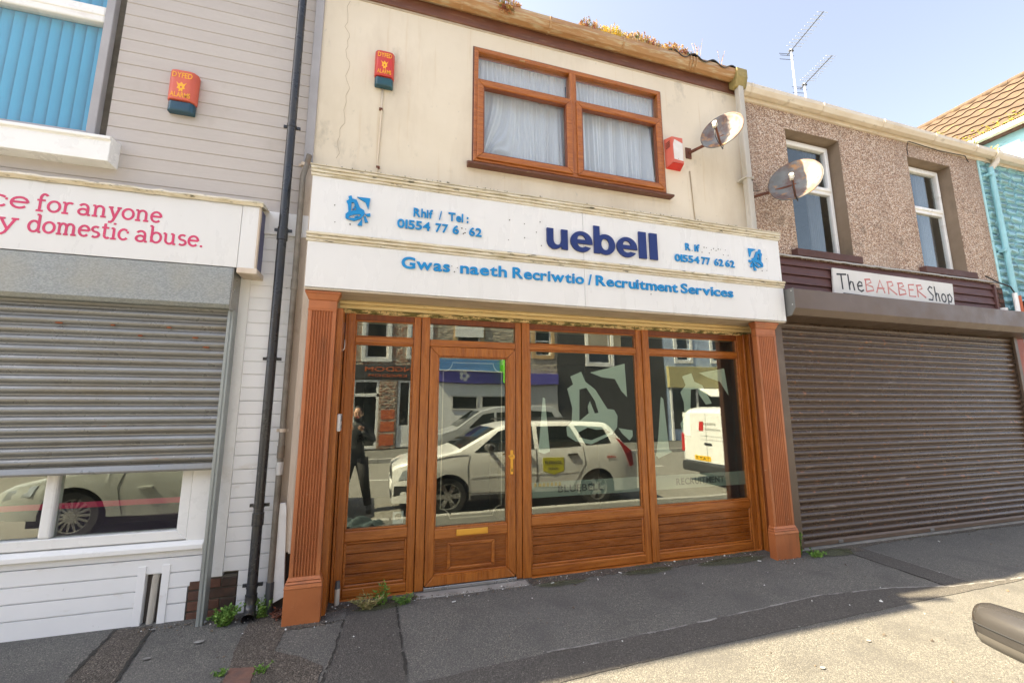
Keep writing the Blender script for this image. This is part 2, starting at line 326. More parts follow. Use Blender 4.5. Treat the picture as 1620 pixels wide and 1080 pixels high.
M['asphalt_brown'] = cell_mat('brown_crumbly_asphalt', [(0, (.05, .042, .034)), (.6, (.095, .08, .064)), (.9, (.13, .11, .09)), (1, (.21, .18, .15))], 110, .92, .009, [(4, .45, .7, .5, (.055, .047, .038), (1, 1, 1))])
M['road'] = cell_mat('road_asphalt', [(0, (.12, .115, .105)), (.6, (.19, .18, .16)), (1, (.28, .26, .22))], 90, .85, .006, [(.6, .4, .7, .4, (.14, .135, .125), (1, 1, 1))])
M['kerb'] = mat('kerb_granite', (.33, .32, .30), .8, c2=(.24, .235, .22), vs=8, bump=.003, bs=30)
M['ground'] = mat('far_ground', (.12, .12, .11), .9)
M['brick_dark'] = mat('sooty_brick', (.10, .055, .038), .9, c2=(.05, .036, .028), vs=7, bump=.004, bs=30, dirt=[((.26, .24, .2), 14, (1, 1, 1), .64, .72, .7)])
M['brick_red'] = mat('red_brick', (.16, .07, .045), .9, c2=(.09, .05, .035), vs=7, bump=.004, bs=30, dirt=[((.36, .32, .27), 14, (1, 1, 1), .66, .74, .6)])
M['mortar'] = mat('mortar', (.15, .135, .11), .95, c2=(.09, .08, .065), vs=8, bump=.004, bs=30)
M['blue_stone'] = mat('light_blue_painted_stone', (.42, .72, .76), .65, c2=(.36, .65, .70), vs=3, bump=.014, bs=9, bst=(1, 1, 2.2), dirt=[((.06, .09, .09), 5, (1, 1, 3), .63, .70, .8), ((.36, .12, .08), 9, (1, 1, 1), .73, .76, .8)])
M['blue_mortar'] = mat('blue_painted_mortar', (.22, .44, .48), .8, c2=(.12, .26, .29), vs=6, bump=.01, bs=14)
M['blue_pipe'] = mat('light_blue_pipe', (.30, .58, .63), .45, dirt=[((.3, .2, .12), 5, (3, 3, .5), .66, .74, .6)])
M['tile'] = mat('sandy_roof_tile', (.10, .061, .034), .85, c2=(.065, .042, .026), vs=7, bump=.003, bs=30, dirt=[((.24, .17, .05), 3.2, (1, 1, 1), .60, .68, .7), ((.10, .08, .05), 8, (1, 1, 1), .64, .72, .5)])
M['tile_dark'] = mat('dark_roof_tile', (.06, .055, .05), .8)
M['slate'] = mat('roof_slate', (.10, .10, .11), .7, bump=.004, bs=12)
M['glass'] = glass_mat('window_glass', (.90, .95, .92), 3.0, wob=.0018, dust=.012)
M['glass_up'] = glass_mat('upper_window_glass', (.95, .97, .98), 1.2, wob=.001)
M['vinyl'] = see_through('frosted_vinyl', (.80, .87, .73), .70)
M['vinyl_band'] = see_through('frosted_vinyl_band', (.50, .56, .46), .45)
M['vinyl_letter'] = mat('grey_vinyl_letter', (.055, .06, .055), .6, rvar=0)
M['vinyl_pink'] = see_through('pink_window_stripe', (.70, .03, .13), .93)
M['vinyl_purple'] = see_through('purple_window_film', (.035, .015, .045), .90)
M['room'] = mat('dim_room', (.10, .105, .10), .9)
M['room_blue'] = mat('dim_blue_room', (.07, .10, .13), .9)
M['room_floor'] = mat('dim_floor', (.12, .10, .08), .8)
M['paper'] = mat('brown_paper', (.62, .46, .32), .9)
M['sticker'] = mat('white_sticker', (.62, .62, .60), .5)
M['blind'] = mat('cyan_blind', (.05, .43, .68), .7, c2=(.04, .38, .62), vs=2, rvar=0)
M['grille_dark'] = mat('intercom_grille', (.25, .25, .24), .5)
def cloth_mat(name, c, tr=.5):
    m = bpy.data.materials.new(name); m.use_nodes = True; N = m.node_tree.nodes; L = m.node_tree.links; N.clear()
    o = N.new('ShaderNodeOutputMaterial'); d = N.new('ShaderNodeBsdfDiffuse'); t = N.new('ShaderNodeBsdfTransparent'); x = N.new('ShaderNodeMixShader')
    d.inputs[0].default_value = (*c, 1); lw = N.new('ShaderNodeLayerWeight'); lw.inputs[0].default_value = .42
    mr = N.new('ShaderNodeMapRange'); mr.inputs[3].default_value = tr; mr.inputs[4].default_value = 1
    L.new(lw.outputs['Facing'], mr.inputs[0]); L.new(mr.outputs[0], x.inputs[0]); L.new(t.outputs[0], x.inputs[1]); L.new(d.outputs[0], x.inputs[2]); L.new(x.outputs[0], o.inputs[0])
    return m
M['net'] = cloth_mat('net_curtain_cloth', (.93, .94, .97), .58)
M['drape'] = mat('grey_drape', (.11, .115, .12), .9)

# ------------------------------------------------------------------ lettering
_GL = {}
def glyph(ch, bold=.0):
    k = (ch, bold)
    if k in _GL: return _GL[k]
    cu = bpy.data.curves.new('t', 'FONT'); cu.body = ch; cu.size = 1; cu.offset = bold; cu.resolution_u = 4
    o = bpy.data.objects.new('t', cu); COL.objects.link(o)
    dg = bpy.context.evaluated_depsgraph_get(); me = bpy.data.meshes.new_from_object(o.evaluated_get(dg))
    vs = [(v.co.x, v.co.y) for v in me.vertices]; fs = [tuple(p.vertices) for p in me.polygons]
    ek = {}
    for f in fs:
        for i in range(len(f)):
            a, b = f[i], f[(i + 1) % len(f)]; q = (min(a, b), max(a, b)); ek[q] = ek.get(q, 0) + 1
    edges = [q for q, n in ek.items() if n == 1]
    bpy.data.objects.remove(o); bpy.data.curves.remove(cu); bpy.data.meshes.remove(me)
    xs = [v[0] for v in vs] or [0]
    _GL[k] = (vs, fs, edges, min(xs), max(xs)); return _GL[k]
def letters(txt, x0, x1, z, cap, y0, y1, bold=.0, gap=.07, space=.30):
    """list of (char, MB): letters laid out between x0 and x1 with their baseline at z"""
    H = glyph('H', bold); hh = max(v[1] for v in H[0]) - min(v[1] for v in H[0]); hb = min(v[1] for v in H[0])
    pos = []; x = 0
    for ch in txt:
        if ch == ' ': x += space; continue
        g = glyph(ch, bold); pos.append((ch, g, x - g[3])); x += g[4] - g[3] + gap
    W = max(x - gap, .001); sx = (x1 - x0) / W; sz = cap / hh; out = []
    for ch, g, px in pos:
        mb = MB(); vs = [(x0 + (v[0] + px) * sx, z + (v[1] - hb) * sz) for v in g[0]]; n = len(vs)
        V = [(a, y0, b) for a, b in vs] + [(a, y1, b) for a, b in vs]
        F = list(g[1]) + [tuple(i + n for i in reversed(f)) for f in g[1]] + [(a, b, b + n, a + n) for a, b in g[2]]
        mb.add(V, F); out.append((ch, mb))
    return out
def flat_text(mb, *a, **k):
    for ch, m in letters(*a, **k): mb.add(m.v, m.f)
    return mb
for _c, _b in [(c, .022) for c in 'GwasneRhcritou/RcmvS0123456789Tl:fbelH']: glyph(_c, _b)

def arc(cx, cz, rx, rz, a0, a1, n=14): return [(cx + rx * math.cos(R(a0 + (a1 - a0) * i / n)), cz + rz * math.sin(R(a0 + (a1 - a0) * i / n))) for i in range(n + 1)]
SLAB = {   # strokes of a slab serif lowercase, x-height 1: (width, [polylines], [serif bars (x0,x1,z)])
 'c': (.86, [arc(.46, .5, .38, .45, 48, 320)], [(.70, .78, .80, .62)]),
 'e': (.92, [[(.1, .54), (.84, .54)], arc(.47, .5, .38, .45, 2, 318)], []),
 'o': (.96, [arc(.48, .5, .40, .45, 0, 360, 24)], []),
 'n': (1.12, [[(.25, .05), (.25, .95)], arc(.55, .62, .30, .33, 180, 0), [(.85, .62), (.85, .05)]], [(.04, .25, .95), (.04, .44, .04), (.66, 1.06, .04)]),
 'r': (.80, [[(.25, .05), (.25, .95)], arc(.56, .60, .31, .36, 180, 55)], [(.04, .25, .95), (.04, .50, .04)]),
 'f': (.72, [[(.28, .05), (.28, 1.15)], arc(.52, 1.15, .24, .33, 180, 35)], [(.05, .62, .95), (.06, .54, .04)]),
 'a': (1.0, [arc(.43, .62, .32, .34, 150, 0), [(.75, .62), (.75, .12)], arc(.42, .29, .32, .25, 0, 360, 20)], [(.75, .96, .04)]),
 'y': (1.0, [[(.18, .95), (.52, .08)], [(.84, .95), (.44, -.22), (.30, -.36), (.12, -.36)]], [(.02, .38, .95), (.66, 1.0, .95)]),
 'd': (1.06, [arc(.47, .5, .37, .45, 0, 360, 22), [(.82, 1.5), (.82, .05)]], [(.60, .82, 1.5), (.82, 1.02, .04)]),
 'm': (1.62, [[(.25, .05), (.25, .95)], arc(.51, .62, .26, .33, 180, 0), [(.77, .62), (.77, .05)], arc(1.05, .62, .28, .33, 180, 0), [(1.33, .62), (1.33, .05)]], [(.04, .25, .95), (.06, .44, .04), (.60, .94, .04), (1.15, 1.54, .04)]),
 's': (.76, [arc(.38, .73, .27, .22, 40, 270, 10)[:-1] + arc(.38, .27, .29, .23, 90, -140, 10)], []),
 't': (.68, [[(.28, 1.32), (.28, .32)], arc(.50, .30, .22, .25, 180, 320)], [(.04, .60, .95)]),
 'i': (.56, [[(.28, .05), (.28, .95)], [(.28, 1.28), (.28, 1.44)]], [(.06, .28, .95), (.06, .50, .04)]),
 'b': (1.04, [arc(.57, .5, .37, .45, 0, 360, 22), [(.22, 1.5), (.22, .05)]], [(.02, .22, 1.5)]),
 'u': (1.12, [[(.22, .95), (.22, .38)], arc(.52, .38, .30, .33, 180, 360), [(.82, .95), (.82, .05)]], [(.02, .22, .95), (.62, .82, .95), (.82, 1.04, .04)]),
 '.': (.34, [[(.16, .0), (.16, .17)]], []), ' ': (.42, [], []),
}
def heavy_letter(c, fx, fz, y0, y1):
    """very heavy grotesque lowercase letter as cut-out solid; unit x-height"""
    m = lambda P: [(fx(a), fz(b)) for a, b in P]; mb = MB()
    if c == 'l': mb.poly(m([(0, 0), (.29, 0), (.29, 1.42), (0, 1.42)]), y0, y1)
    elif c == 'u': mb.poly(m([(0, 1), (0, .36)] + arc(.34, .34, .33, .37, 190, 300, 8) + [(.66, .13), (.66, 0), (.93, 0), (.93, 1), (.64, 1), (.64, .46)] + arc(.46, .44, .17, .25, -10, -180, 8) + [(.29, 1)]), y0, y1)
    elif c == 'b':
        mb.poly(m([(0, 0), (.27, 0), (.27, 1.42), (0, 1.42)]), y0, y1)
        mb.poly(m(arc(.53, .5, .45, .53, 0, 354, 30)), y0 - .0006, y1, [m(arc(.52, .5, .19, .30, 0, 345, 20))])
    else:
        mb.poly(m([(.98, .40)] + arc(.5, .5, .48, .53, 2, 328, 30) + [(.64, .27)] + arc(.5, .44, .20, .24, 305, 190, 8) + [(.30, .40)]), y0, y1, [m([(.30, .60)] + arc(.5, .62, .19, .21, 170, 10, 8) + [(.70, .60)])])
    return mb
HAND = {
 'T': (.95, [[(0, 1.42), (.95, 1.50)], [(.42, 1.46), (.44, .0)]]), 'h': (.72, [[(.05, 1.55), (.08, 0)], [(.08, .45), (.25, .85), (.45, .80), (.55, 0)]]),
 'e': (.78, [[(.05, .48), (.55, .55), (.52, .85), (.30, .93), (.08, .60), (.12, .15), (.40, -.02), (.66, .15)]]),
 'B': (.98, [[(.12, 1.45), (.08, 0)], [(0, 1.38), (.55, 1.48), (.66, 1.15), (.12, .82), (.75, .65), (.82, .25), (.08, .02)]]),
 'A': (1.05, [[(0, 0), (.48, 1.5), (.85, .05)], [(.1, .55), (.85, .60)]]),
 'R': (1.0, [[(.12, 1.45), (.08, 0)], [(0, 1.38), (.55, 1.5), (.65, 1.1), (.12, .78), (.95, .02)]]),
 'E': (.82, [[(.72, 1.45), (.12, 1.38), (.08, .02), (.78, .05)], [(.1, .78), (.6, .82)]]),
 'S': (.86, [[(.72, 1.35), (.40, 1.48), (.10, 1.15), (.35, .85), (.70, .55), (.55, .08), (.02, .10)]]),
 'o': (.72, [arc(.32, .42, .28, .42, 0, 360, 14)]), 'p': (.72, [[(.08, .85), (.08, -.45)], [(.08, .65), (.35, .92), (.62, .5), (.40, .05), (.08, .15)]]),
}
def stroke_letters(txt, font, x0, x1, z, sz, y, wd, th=.0015, gap=.10):
    W = sum(font[c][0] + gap for c in txt) - gap; sx = (x1 - x0) / W; x = 0; out = []
    for c in txt:
        g = font[c]; mb = MB(); k = 0
        for pl in g[1]:
            mb.stroke([(x0 + (x + a) * sx, z + b * sz) for a, b in pl], wd, y - th - k * .0003, y); k += 1
        for sf in (g[2] if len(g) > 2 else []):
            if len(sf) == 3: mb.stroke([(x0 + (x + sf[0]) * sx, z + sf[2] * sz), (x0 + (x + sf[1]) * sx, z + sf[2] * sz)], wd * .85, y - th - k * .0003, y)
            else: mb.stroke([(x0 + (x + sf[1]) * sx, z + sf[2] * sz), (x0 + (x + sf[1]) * sx, z + sf[3] * sz)], wd * .85, y - th - k * .0003, y)
            k += 1
        if mb.v: out.append((c, mb))
        x += g[0] + gap
    return out
def wall_holes(mb, x0, x1, z0, z1, holes, y0, y1):
    xs = sorted({x0, x1, *[h[0] for h in holes], *[h[1] for h in holes]}); zs = sorted({z0, z1, *[h[2] for h in holes], *[h[3] for h in holes]})
    for i in range(len(xs) - 1):
        for j in range(len(zs) - 1):
            cx, cz = (xs[i] + xs[i+1]) / 2, (zs[j] + zs[j+1]) / 2
            if any(h[0] < cx < h[1] and h[2] < cz < h[3] for h in holes): continue
            a, b, c, d = xs[i], xs[i+1], zs[j], zs[j+1]
            mb.add([(a, y0, c), (b, y0, c), (b, y0, d), (a, y0, d)], [(0, 1, 2, 3)]); mb.add([(a, y1, c), (b, y1, c), (b, y1, d), (a, y1, d)], [(3, 2, 1, 0)])
    for (a, b, c, d) in [(x0, x1, z0, z1)] + list(holes):
        mb.add([(a, y0, c), (b, y0, c), (b, y1, c), (a, y1, c), (a, y0, d), (b, y0, d), (b, y1, d), (a, y1, d)], [(0, 1, 2, 3), (4, 7, 6, 5), (0, 3, 7, 4), (1, 5, 6, 2)])
    return mb

# ================================================================== THE SETTING
SL = .04                                         # pavement falls 4 cm per metre towards the kerb
def sheet(name, pts, dz, m, kind='structure', sub=0):
    mb = MB(); mb.add([(x, y, SL * min(y, 0) + dz) for x, y in pts], [tuple(range(len(pts)))])
    return obj(name, mb, m, kind=kind)
mb = MB(); mb.add([(-400, -400, -.45), (400, -400, -.45), (400, 400, -.45), (-400, 400, -.45)], [(0, 1, 2, 3)])
obj('ground', mb, M['ground'], kind='structure')
sheet('pavement', [(-14, -3.0), (40, -3.0), (40, .6), (-14, .6)], 0, M['asphalt'])
o = bpy.data.objects['pavement']; bm = bmesh.new()
vs = [bm.verts.new((x, y, z)) for x, y, z in ((-14, -3.0, -.12), (40, -3.0, -.12), (40, 0, 0), (-14, 0, 0), (40, .3, 0), (-14, .3, 0), (-14, -3.0, -.45), (40, -3.0, -.45))]
bm.faces.new((vs[0], vs[1], vs[2], vs[3])); bm.faces.new((vs[3], vs[2], vs[4], vs[5])); bm.to_mesh(o.data); bm.free()
def rag(a, b, n, amp):
    out = []
    for i in range(n):
        t = i / n; j = random.uniform(-amp, amp) if i else 0
        out.append((a[0] + (b[0] - a[0]) * t + j * (b[1] - a[1]), a[1] + (b[1] - a[1]) * t - j * (b[0] - a[0])))
    return out
def ragged(pts, amp=.006, n=9):
    out = []
    for i in range(len(pts)): out += rag(pts[i], pts[(i + 1) % len(pts)], n, amp / max(.3, math.dist(pts[i], pts[(i + 1) % len(pts)])))
    return out
def patch(pts, dz, m, amp=.007, n=9):
    q = ragged(pts, amp, n); mb = MB(); k = len(q)
    tri = tessellate_polygon([[Vector((x, y, 0)) for x, y in q]])
    mb.add([(x, y, SL * y + dz) for x, y in q] + [(x, y, SL * y - .004) for x, y in q], [tuple(t) for t in tri] + [(i, (i + 1) % k, (i + 1) % k + k, i + k) for i in range(k)])
    return obj('pavement_patch', mb, m, kind='structure')
patch([(-14, -3.0), (40, -3.0), (40, -1.30), (5.9, -1.30), (4.98, -1.215), (3.7, -1.03), (2.8, -1.08), (2.1, -1.11), (.75, -1.16), (.30, -1.19), (-.3, -1.23), (-14, -1.4)], .003, M['asphalt'], .008, 14)
patch([(.22, -1.20), (.8, -1.15), (2.13, -1.11), (3.62, -1.02), (4.4, -1.09), (5.0, -1.22), (6.0, -1.27), (5.95, -1.30), (5.0, -1.315), (3.6, -1.335), (2.0, -1.37), (1.1, -1.42), (.2, -1.5)], .007, M['asphalt_dark'], .006, 12)
patch([(4.90, -.17), (5.20, -.19), (5.22, -.7), (5.24, -1.24), (4.93, -1.21), (4.92, -.7)], .0045, M['asphalt_dark'])
patch([(4.98, -.26), (5.16, -.27), (5.15, -.36), (4.97, -.35)], .0075, M['asphalt_brown'], .02)
patch([(-1.74, -.05), (-1.52, -.05), (-1.42, -.70), (-1.38, -1.15), (-1.66, -1.15), (-1.70, -.62)], .005, M['asphalt_brown'])
patch([(-.87, -.12), (-.36, -.10), (-.33, -.37), (-.60, -.38), (-.61, -.62), (-.42, -.75), (-.29, -.87), (-.30, -1.25), (-.86, -1.25), (-.83, -.8), (-.87, -.4)], .005, M['asphalt_brown'])
patch([(-.20, -.10), (.16, -.10), (.18, -.5), (.21, -1.20), (-.29, -1.20), (-.24, -.8), (-.20, -.5)], .005, M['asphalt_dark'])
# faint pale seams left by trench repairs
def seam(pts, wd=.012, m='concrete'):
    mb = MB(); P = ragged(pts + pts[::-1][1:-1], .005, 16)[: (len(pts) - 1) * 16]
    for i in range(len(P) - 1):
        if random.random() < .10: continue
        a, b = Vector(P[i]), Vector(P[i + 1]); d = (b - a); nn = Vector((-d.y, d.x)).normalized() * wd * random.uniform(.25, .7)
        q = [a + nn, a - nn, b - nn * .8, b + nn * .8]; mb.add([(p.x, p.y, SL * p.y + .0085) for p in q], [(0, 1, 2, 3)])
    return obj('pavement_seam', mb, M[m], kind='structure')
M['seam_pale'] = mat('pale_joint_grit', (.27, .265, .25), .9, c2=(.11, .105, .10), vs=9); M['seam_dark'] = mat('dark_joint', (.03, .028, .024), .95)
seam([(1.1, -1.13), (2.13, -1.11), (3.62, -1.02), (4.4, -1.09), (5.0, -1.22), (5.9, -1.28), (8, -1.3)], .014, 'seam_pale')
for q in ([(1.34, -.05), (3.95, -.05), (3.95, -.155), (2.9, -.17), (2.2, -.15), (1.34, -.19)], [(-.36, -.09), (.32, -.09), (.33, -.16), (-.36, -.17)], [(4.3, -.19), (9.0, -.19), (9.0, -.25), (6.4, -.235), (4.6, -.27)]):
    patch(q, .006, M['asphalt_brown'], .02, 16)
seam([(4.90, -.17), (4.91, -.7), (4.92, -1.2)], .012, 'seam_dark'); seam([(5.20, -.19), (5.22, -.7), (5.23, -1.2)], .010, 'seam_pale')
seam([(-1.52, -.05), (-1.42, -.70), (-1.38, -1.15)], .022, 'seam_dark'); seam([(-1.74, -.05), (-1.70, -.62), (-1.66, -1.15)], .022, 'seam_dark')
seam([(.17, -.2), (.18, -.5), (.21, -1.15)], .016, 'seam_dark'); seam([(-.36, -.36), (-.21, -.34), (-.24, -.8), (-.30, -1.2)], .014, 'seam_dark')
# rusty inspection cover in the brown repair
cv = obj('inspection_cover', MB().extz([(-.83, -.74), (-.68, -.77), (-.66, -1.02), (-.82, -1.02)], -.045, -.024), mat('rusted_cover', (.17, .085, .06), .8, c2=(.10, .06, .05), vs=12, bump=.002, bs=60), bev=.004,
         loc=(-.75, -.85, -.03), label='small rust brown square utility cover set in crumbling brown asphalt', cat='utility cover')
# kerbs: separate stones
for nm, y0, y1, zt, xr in (('kerb', -3.15, -3.0, -.115, (-9, 20)), ('opposite_kerb', -11.62, -11.47, -.10, (-12, 24))):
    base = obj(nm, MB().box(xr[0], xr[1], y0 + .01, y1 - .005, -.44, zt - .02), M['mortar'], kind='structure')
    st = mesh_of(MB().box(-.452, .452, y0, y1, -.44, zt), M['kerb'], Vector((0, 0, 0)), 'kerb_stone')
    x = xr[0]
    while x < xr[1]: inst('kerb_stone', st, base, (x + .46, 0, random.uniform(-.003, .003)), bev=.012); x += .92
mb = MB(); xs = [-60, 80]; prof = [(-3.15, -.26), (-5, -.215), (-7.3, -.185), (-9.6, -.215), (-11.47, -.25)]
for i in range(len(prof) - 1):
    (a, za), (b, zb) = prof[i], prof[i + 1]; mb.add([(-60, a, za), (80, a, za), (80, b, zb), (-60, b, zb)], [(0, 1, 2, 3)])
obj('road', mb, M['road'], kind='structure')
def rz(y):
    for (a, za), (b, zb) in zip(prof, prof[1:]):
        if b <= y <= a: return za + (zb - za) * (y - a) / (b - a)
    return -.26
mb = MB(); mb.add([(-60, -11.62, -.105), (80, -11.62, -.105), (80, -14.2, -.02), (-60, -14.2, -.02)], [(0, 1, 2, 3)])
obj('opposite_pavement', mb, M['asphalt'], kind='structure')
mb = MB(); 
for i in range(14): mb.add([(-14 + i * 3.4, -7.36, rz(-7.36) + .006), (-12.2 + i * 3.4, -7.36, rz(-7.36) + .006), (-12.2 + i * 3.4, -7.26, rz(-7.26) + .006), (-14 + i * 3.4, -7.26, rz(-7.26) + .006)], [(0, 1, 2, 3)])
obj('road_marking', mb, mat('road_paint', (.62, .62, .58), .7), kind='structure')

# ================================================================== HOUSE WITH TAUPE CLADDING (left)
ha = thing('terraced_house', (-3.5, 0, 0), 'left house with taupe board cladding upstairs and white boards round a half closed shutter', 'house')
mb = MB(); wall_holes(mb, -8, -.70, 0, 6.25, [(-3.45, -2.33, 3.72, 5.35), (-4.6, -1.385, .57, 2.35)], .03, .28)
obj('wall', mb, M['mortar'], ha)
obj('roof', MB().ext([(-.3, 6.15), (-.3, 6.25), (4, 9.2), (8, 6.3), (8, 6.1), (4, 9.0)], -8, -.72), M['slate'], ha)
for x0, x1, z in [(-8, -.79, 3.26 + .118 * k) for k in range(25)]:
    if z > 6.2: break
    segs = [(x0, x1)]
    if 3.62 < z < 5.4: segs = [(x0, -3.52), (-2.27, x1)]
    for a, b in segs:
        # lower edge recessed behind the board above: a shiplap board with a shadow lip
        obj('cladding_board', MB().ext([(.028, z + .0006), (.0075, z + .0008), (.0, z + .006), (.0, z + .1150), (.004, z + .1174), (.028, z + .1174)], a, b), M['siding'], ha)
obj('corner_trim', MB().box(-.79, -.715, -.025, .03, 3.74, 6.25), M['trim_grey'], ha, bev=.004)
obj('corner_trim', MB().box(-.80, -.70, -.012, .03, .42, 3.74), M['tan_board'], ha, bev=.003)
obj('dark_gap', MB().box(-.80, -.62, .0, .028, -.05, .42), M['groove'], ha)
# upstairs window
fr = obj('window_frame', MB().frame(-3.45, -2.33, 3.70, 5.36, .06, -.03, .07), M['trim_grey'], ha, bev=.004)
obj('window_bar', MB().box(-3.385, -2.392, -.02, .06, 4.77, 4.92), M['white_upvc'], ha, bev=.012, seg=2)
obj('window_bar', MB().box(-3.385, -2.392, -.028, .05, 4.83, 4.86), M['white_upvc'], ha, bev=.004)
obj('pane', MB().box(-3.385, -2.392, .022, .026, 3.74, 4.77), M['glass_up'], ha); obj('pane', MB().box(-3.385, -2.392, .022, .026, 4.92, 5.30), M['glass_up'], ha)
obj('window_sill', MB().ext([(-.13, 3.475), (-.13, 3.635), (-.122, 3.64), (-.122, 3.650), (-.145, 3.655), (-.145, 3.680), (-.12, 3.69), (.03, 3.70), (.03, 3.475)], -3.6, -2.16), M['white_upvc'], ha, bev=.003)
bl = thing('vertical_blind', (-2.9, .1, 3.6), 'bright cyan vertical blind behind the upstairs window of the left house', 'blind')
_ar = [(-.048 + .096 * i / 8, -.016 * math.sin(pi * i / 8)) for i in range(9)]
sm = mesh_of(MB().extz(_ar + [(x, y + .0015) for x, y in _ar[::-1]], 0, 1.75), M['blind'], Vector((0, 0, 0)), 'blind_slat', smooth=40)
for i in range(14): inst('blind_slat', sm, bl, (-3.39 + i * .0795, .10, 3.60), (0, 0, R(32)))
obj('headrail', MB().box(-3.40, -2.38, .06, .12, 5.30, 5.36), M['white_upvc'], bl)
# low shop window
wn = M['white_upvc']
obj('window_frame', MB().frame(-4.6, -1.385, .57, 2.35, .07, -.02, .07), wn, ha, bev=.005)
obj('window_bar', MB().box(-2.285, -2.215, -.022, .07, .64, 2.28), wn, ha, bev=.016, seg=2)
obj('pane', MB().box(-4.53, -2.285, .022, .026, .64, 2.28), M['glass'], ha); obj('pane', MB().box(-2.215, -1.455, .022, .026, .64, 2.28), M['glass'], ha)
for a, b in ((-4.53, -2.286), (-2.214, -1.456)):
    obj('window_film', MB().box(a, b, .029, .0305, .642, .83), M['vinyl_purple'], ha, label='dark purple film along the pane bottom')
    obj('window_stripe', MB().box(a, b, .029, .0305, .832, .872), M['vinyl_pink'], ha, label='deep pink stripe across the pane')
obj('jamb_board', MB().box(-1.385, -1.20, -.02, .03, .56, 2.3), wn, ha, bev=.003)
obj('window_sill', MB().ext([(-.05, .50), (-.05, .535), (-.02, .56), (.03, .565), (.03, .50)], -4.6, -1.26), wn, ha, bev=.004)
# white boards under the window: every board a piece, cut round the pipe slot
zs = [0.02, .12, .228, .337, .446]
for k in range(4):
    z0, z1 = (-.03 if k == 0 else zs[k]), zs[k + 1] - .004
    for a, b in (((-4.6, -1.665),) if k < 3 else ((-4.6, -1.27),)):
        obj('white_board', MB().ext([(.03, z0), (-.009, z0 + .001), (-.014, z0 + .008), (-.014, z1 + .001), (.03, z1 + .0015)], a, b), M['white_board'], ha)
    if k < 3: obj('white_board', MB().ext([(.03, z0), (-.009, z0 + .001), (-.014, z0 + .008), (-.014, z1 + .001), (.03, z1 + .0015)], -1.465, -1.345 if k < 2 else -1.27), M['white_board'], ha)
obj('white_board', MB().ext([(.03, .447), (-.01, .45), (-.014, .498), (.03, .50)], -4.6, -1.27), M['white_board'], ha)
for a in (-1.665, -1.515): obj('slot_edge', MB().box(a, a + .05, -.02, .03, -.02, .40), M['white_board'], ha, bev=.002)
obj('slot_pipe', MB().tube([(-1.565, .005, -.02), (-1.56, .01, .30), (-1.55, .02, .42)], .022), M['pvc_beige'], ha, smooth=40)
obj('slot_back', MB().box(-1.62, -1.51, .024, .029, -.02, .40), M['groove'], ha)
# right strip of white boards
z = -.02; k = 0
while z < 3.02:
    z1 = min(z + .1085, 3.05); a = -1.12 if z > .27 else -1.015
    obj('white_board', MB().ext([(.03, z), (-.007, z + .001), (-.012, z + .007), (-.012, z1 - .0015), (.03, z1 - .001)], a, -.80), M['white_board'], ha); z = z1; k += 1
obj('white_trim', MB().box(-1.14, -.70, -.03, .03, 3.05, 3.258), M['white_board'], ha, bev=.004)
obj('edge_strip', MB().box(-1.205, -1.122, -.02, .03, .28, 3.045), wn, ha, bev=.002)
obj('edge_strip', MB().box(-.80, -.778, -.045, -.012, .55, 2.6), wn, ha, bev=.002)
# exposed brick pier at the foot
mt = obj('brick_backing', MB().box(-1.342, -1.022, .0, .03, -.05, .285), M['mortar'], ha)
bmesh_b = [mesh_of(MB().box(0, .205, -.014, .01, 0, .062), m_, Vector((0, 0, 0)), 'brick') for m_ in (M['brick_dark'], M['brick_red'])]
hb = [mesh_of(MB().box(0, .098, -.014, .01, 0, .062), m_, Vector((0, 0, 0)), 'brick') for m_ in (M['brick_dark'], M['brick_red'])]
for r in range(4):
    z = -.02 + r * .074
    for i, (x, half) in enumerate(([(-1.335, 0), (-1.12, 1)] if r % 2 else [(-1.335, 1), (-1.228, 0)])):
        inst('brick', (hb if half else bmesh_b)[1 if random.random() < .3 else 0], ha, (x, random.uniform(-.003, .003), z), bev=.004)
obj('loose_white_panel', MB().poly([(-.775, .05), (-.672, .10), (-.700, .76), (-.712, .80), (-.752, .80)], -.075, -.05), M['white_upvc'], loc=(-.78, -.06, .06), bev=.003,
    label='broken white plastic panel leaning behind the iron pipe', cat='plastic panel')
# downpipes
def pipe(name, x, y, pts, r, m, label, group=None, collars=(), clips=(), cm=None):
    t = thing(name, (x, y, pts[0][2]), label, 'drainpipe', group)
    obj('pipe', MB().tube(pts, r, 16), m, t, smooth=40)
    for z in collars: obj('collar', MB().tube([(x, y, z - .05), (x, y, z - .045), (x, y, z + .045), (x, y, z + .05)], [r, r * 1.17, r * 1.17, r], 16), m, t, smooth=30)
    for z in clips:
        c = MB().tube([(x, y, z - .014), (x, y, z + .014)], r * 1.12, 16).box(x - r * 1.9, x + r * 1.9, y + r * .3, y + r * .75, z - .012, z + .012)
        obj('pipe_clip', c, cm or m, t, smooth=30)
    return t
t = pipe('drainpipe', -.89, -.11, [(-.89, -.11, .09), (-.89, -.11, 7)], .036, M['black_pvc'], 'tall black plastic drainpipe running down the cladding of the left house', collars=(3.02, .70), clips=(4.05, 3.07, 1.95, .80, .22))
obj('shoe', MB().tube([(-.89, -.11, .16), (-.89, -.11, .09), (-.885, -.14, .045), (-.88, -.20, .02)], [.041, .041, .041, .044], 16, caps=False), M['black_pvc'], t, smooth=40)
t = pipe('iron_pipe', -.775, -.07, [(-.735, -.07, 3.82), (-.752, -.075, 3.72), (-.775, -.07, 3.60), (-.775, -.07, .16)], .024, M['iron'], 'thin weathered iron waste pipe between black drainpipe and orange pilaster', collars=(2.6, 1.2), clips=(1.37, 3.72), cm=M['tan_board'])
obj('lower_pipe', MB().tube([(-.775, -.07, .22), (-.775, -.07, -.01)], .029, 14), M['grey_pvc'], t, smooth=40)
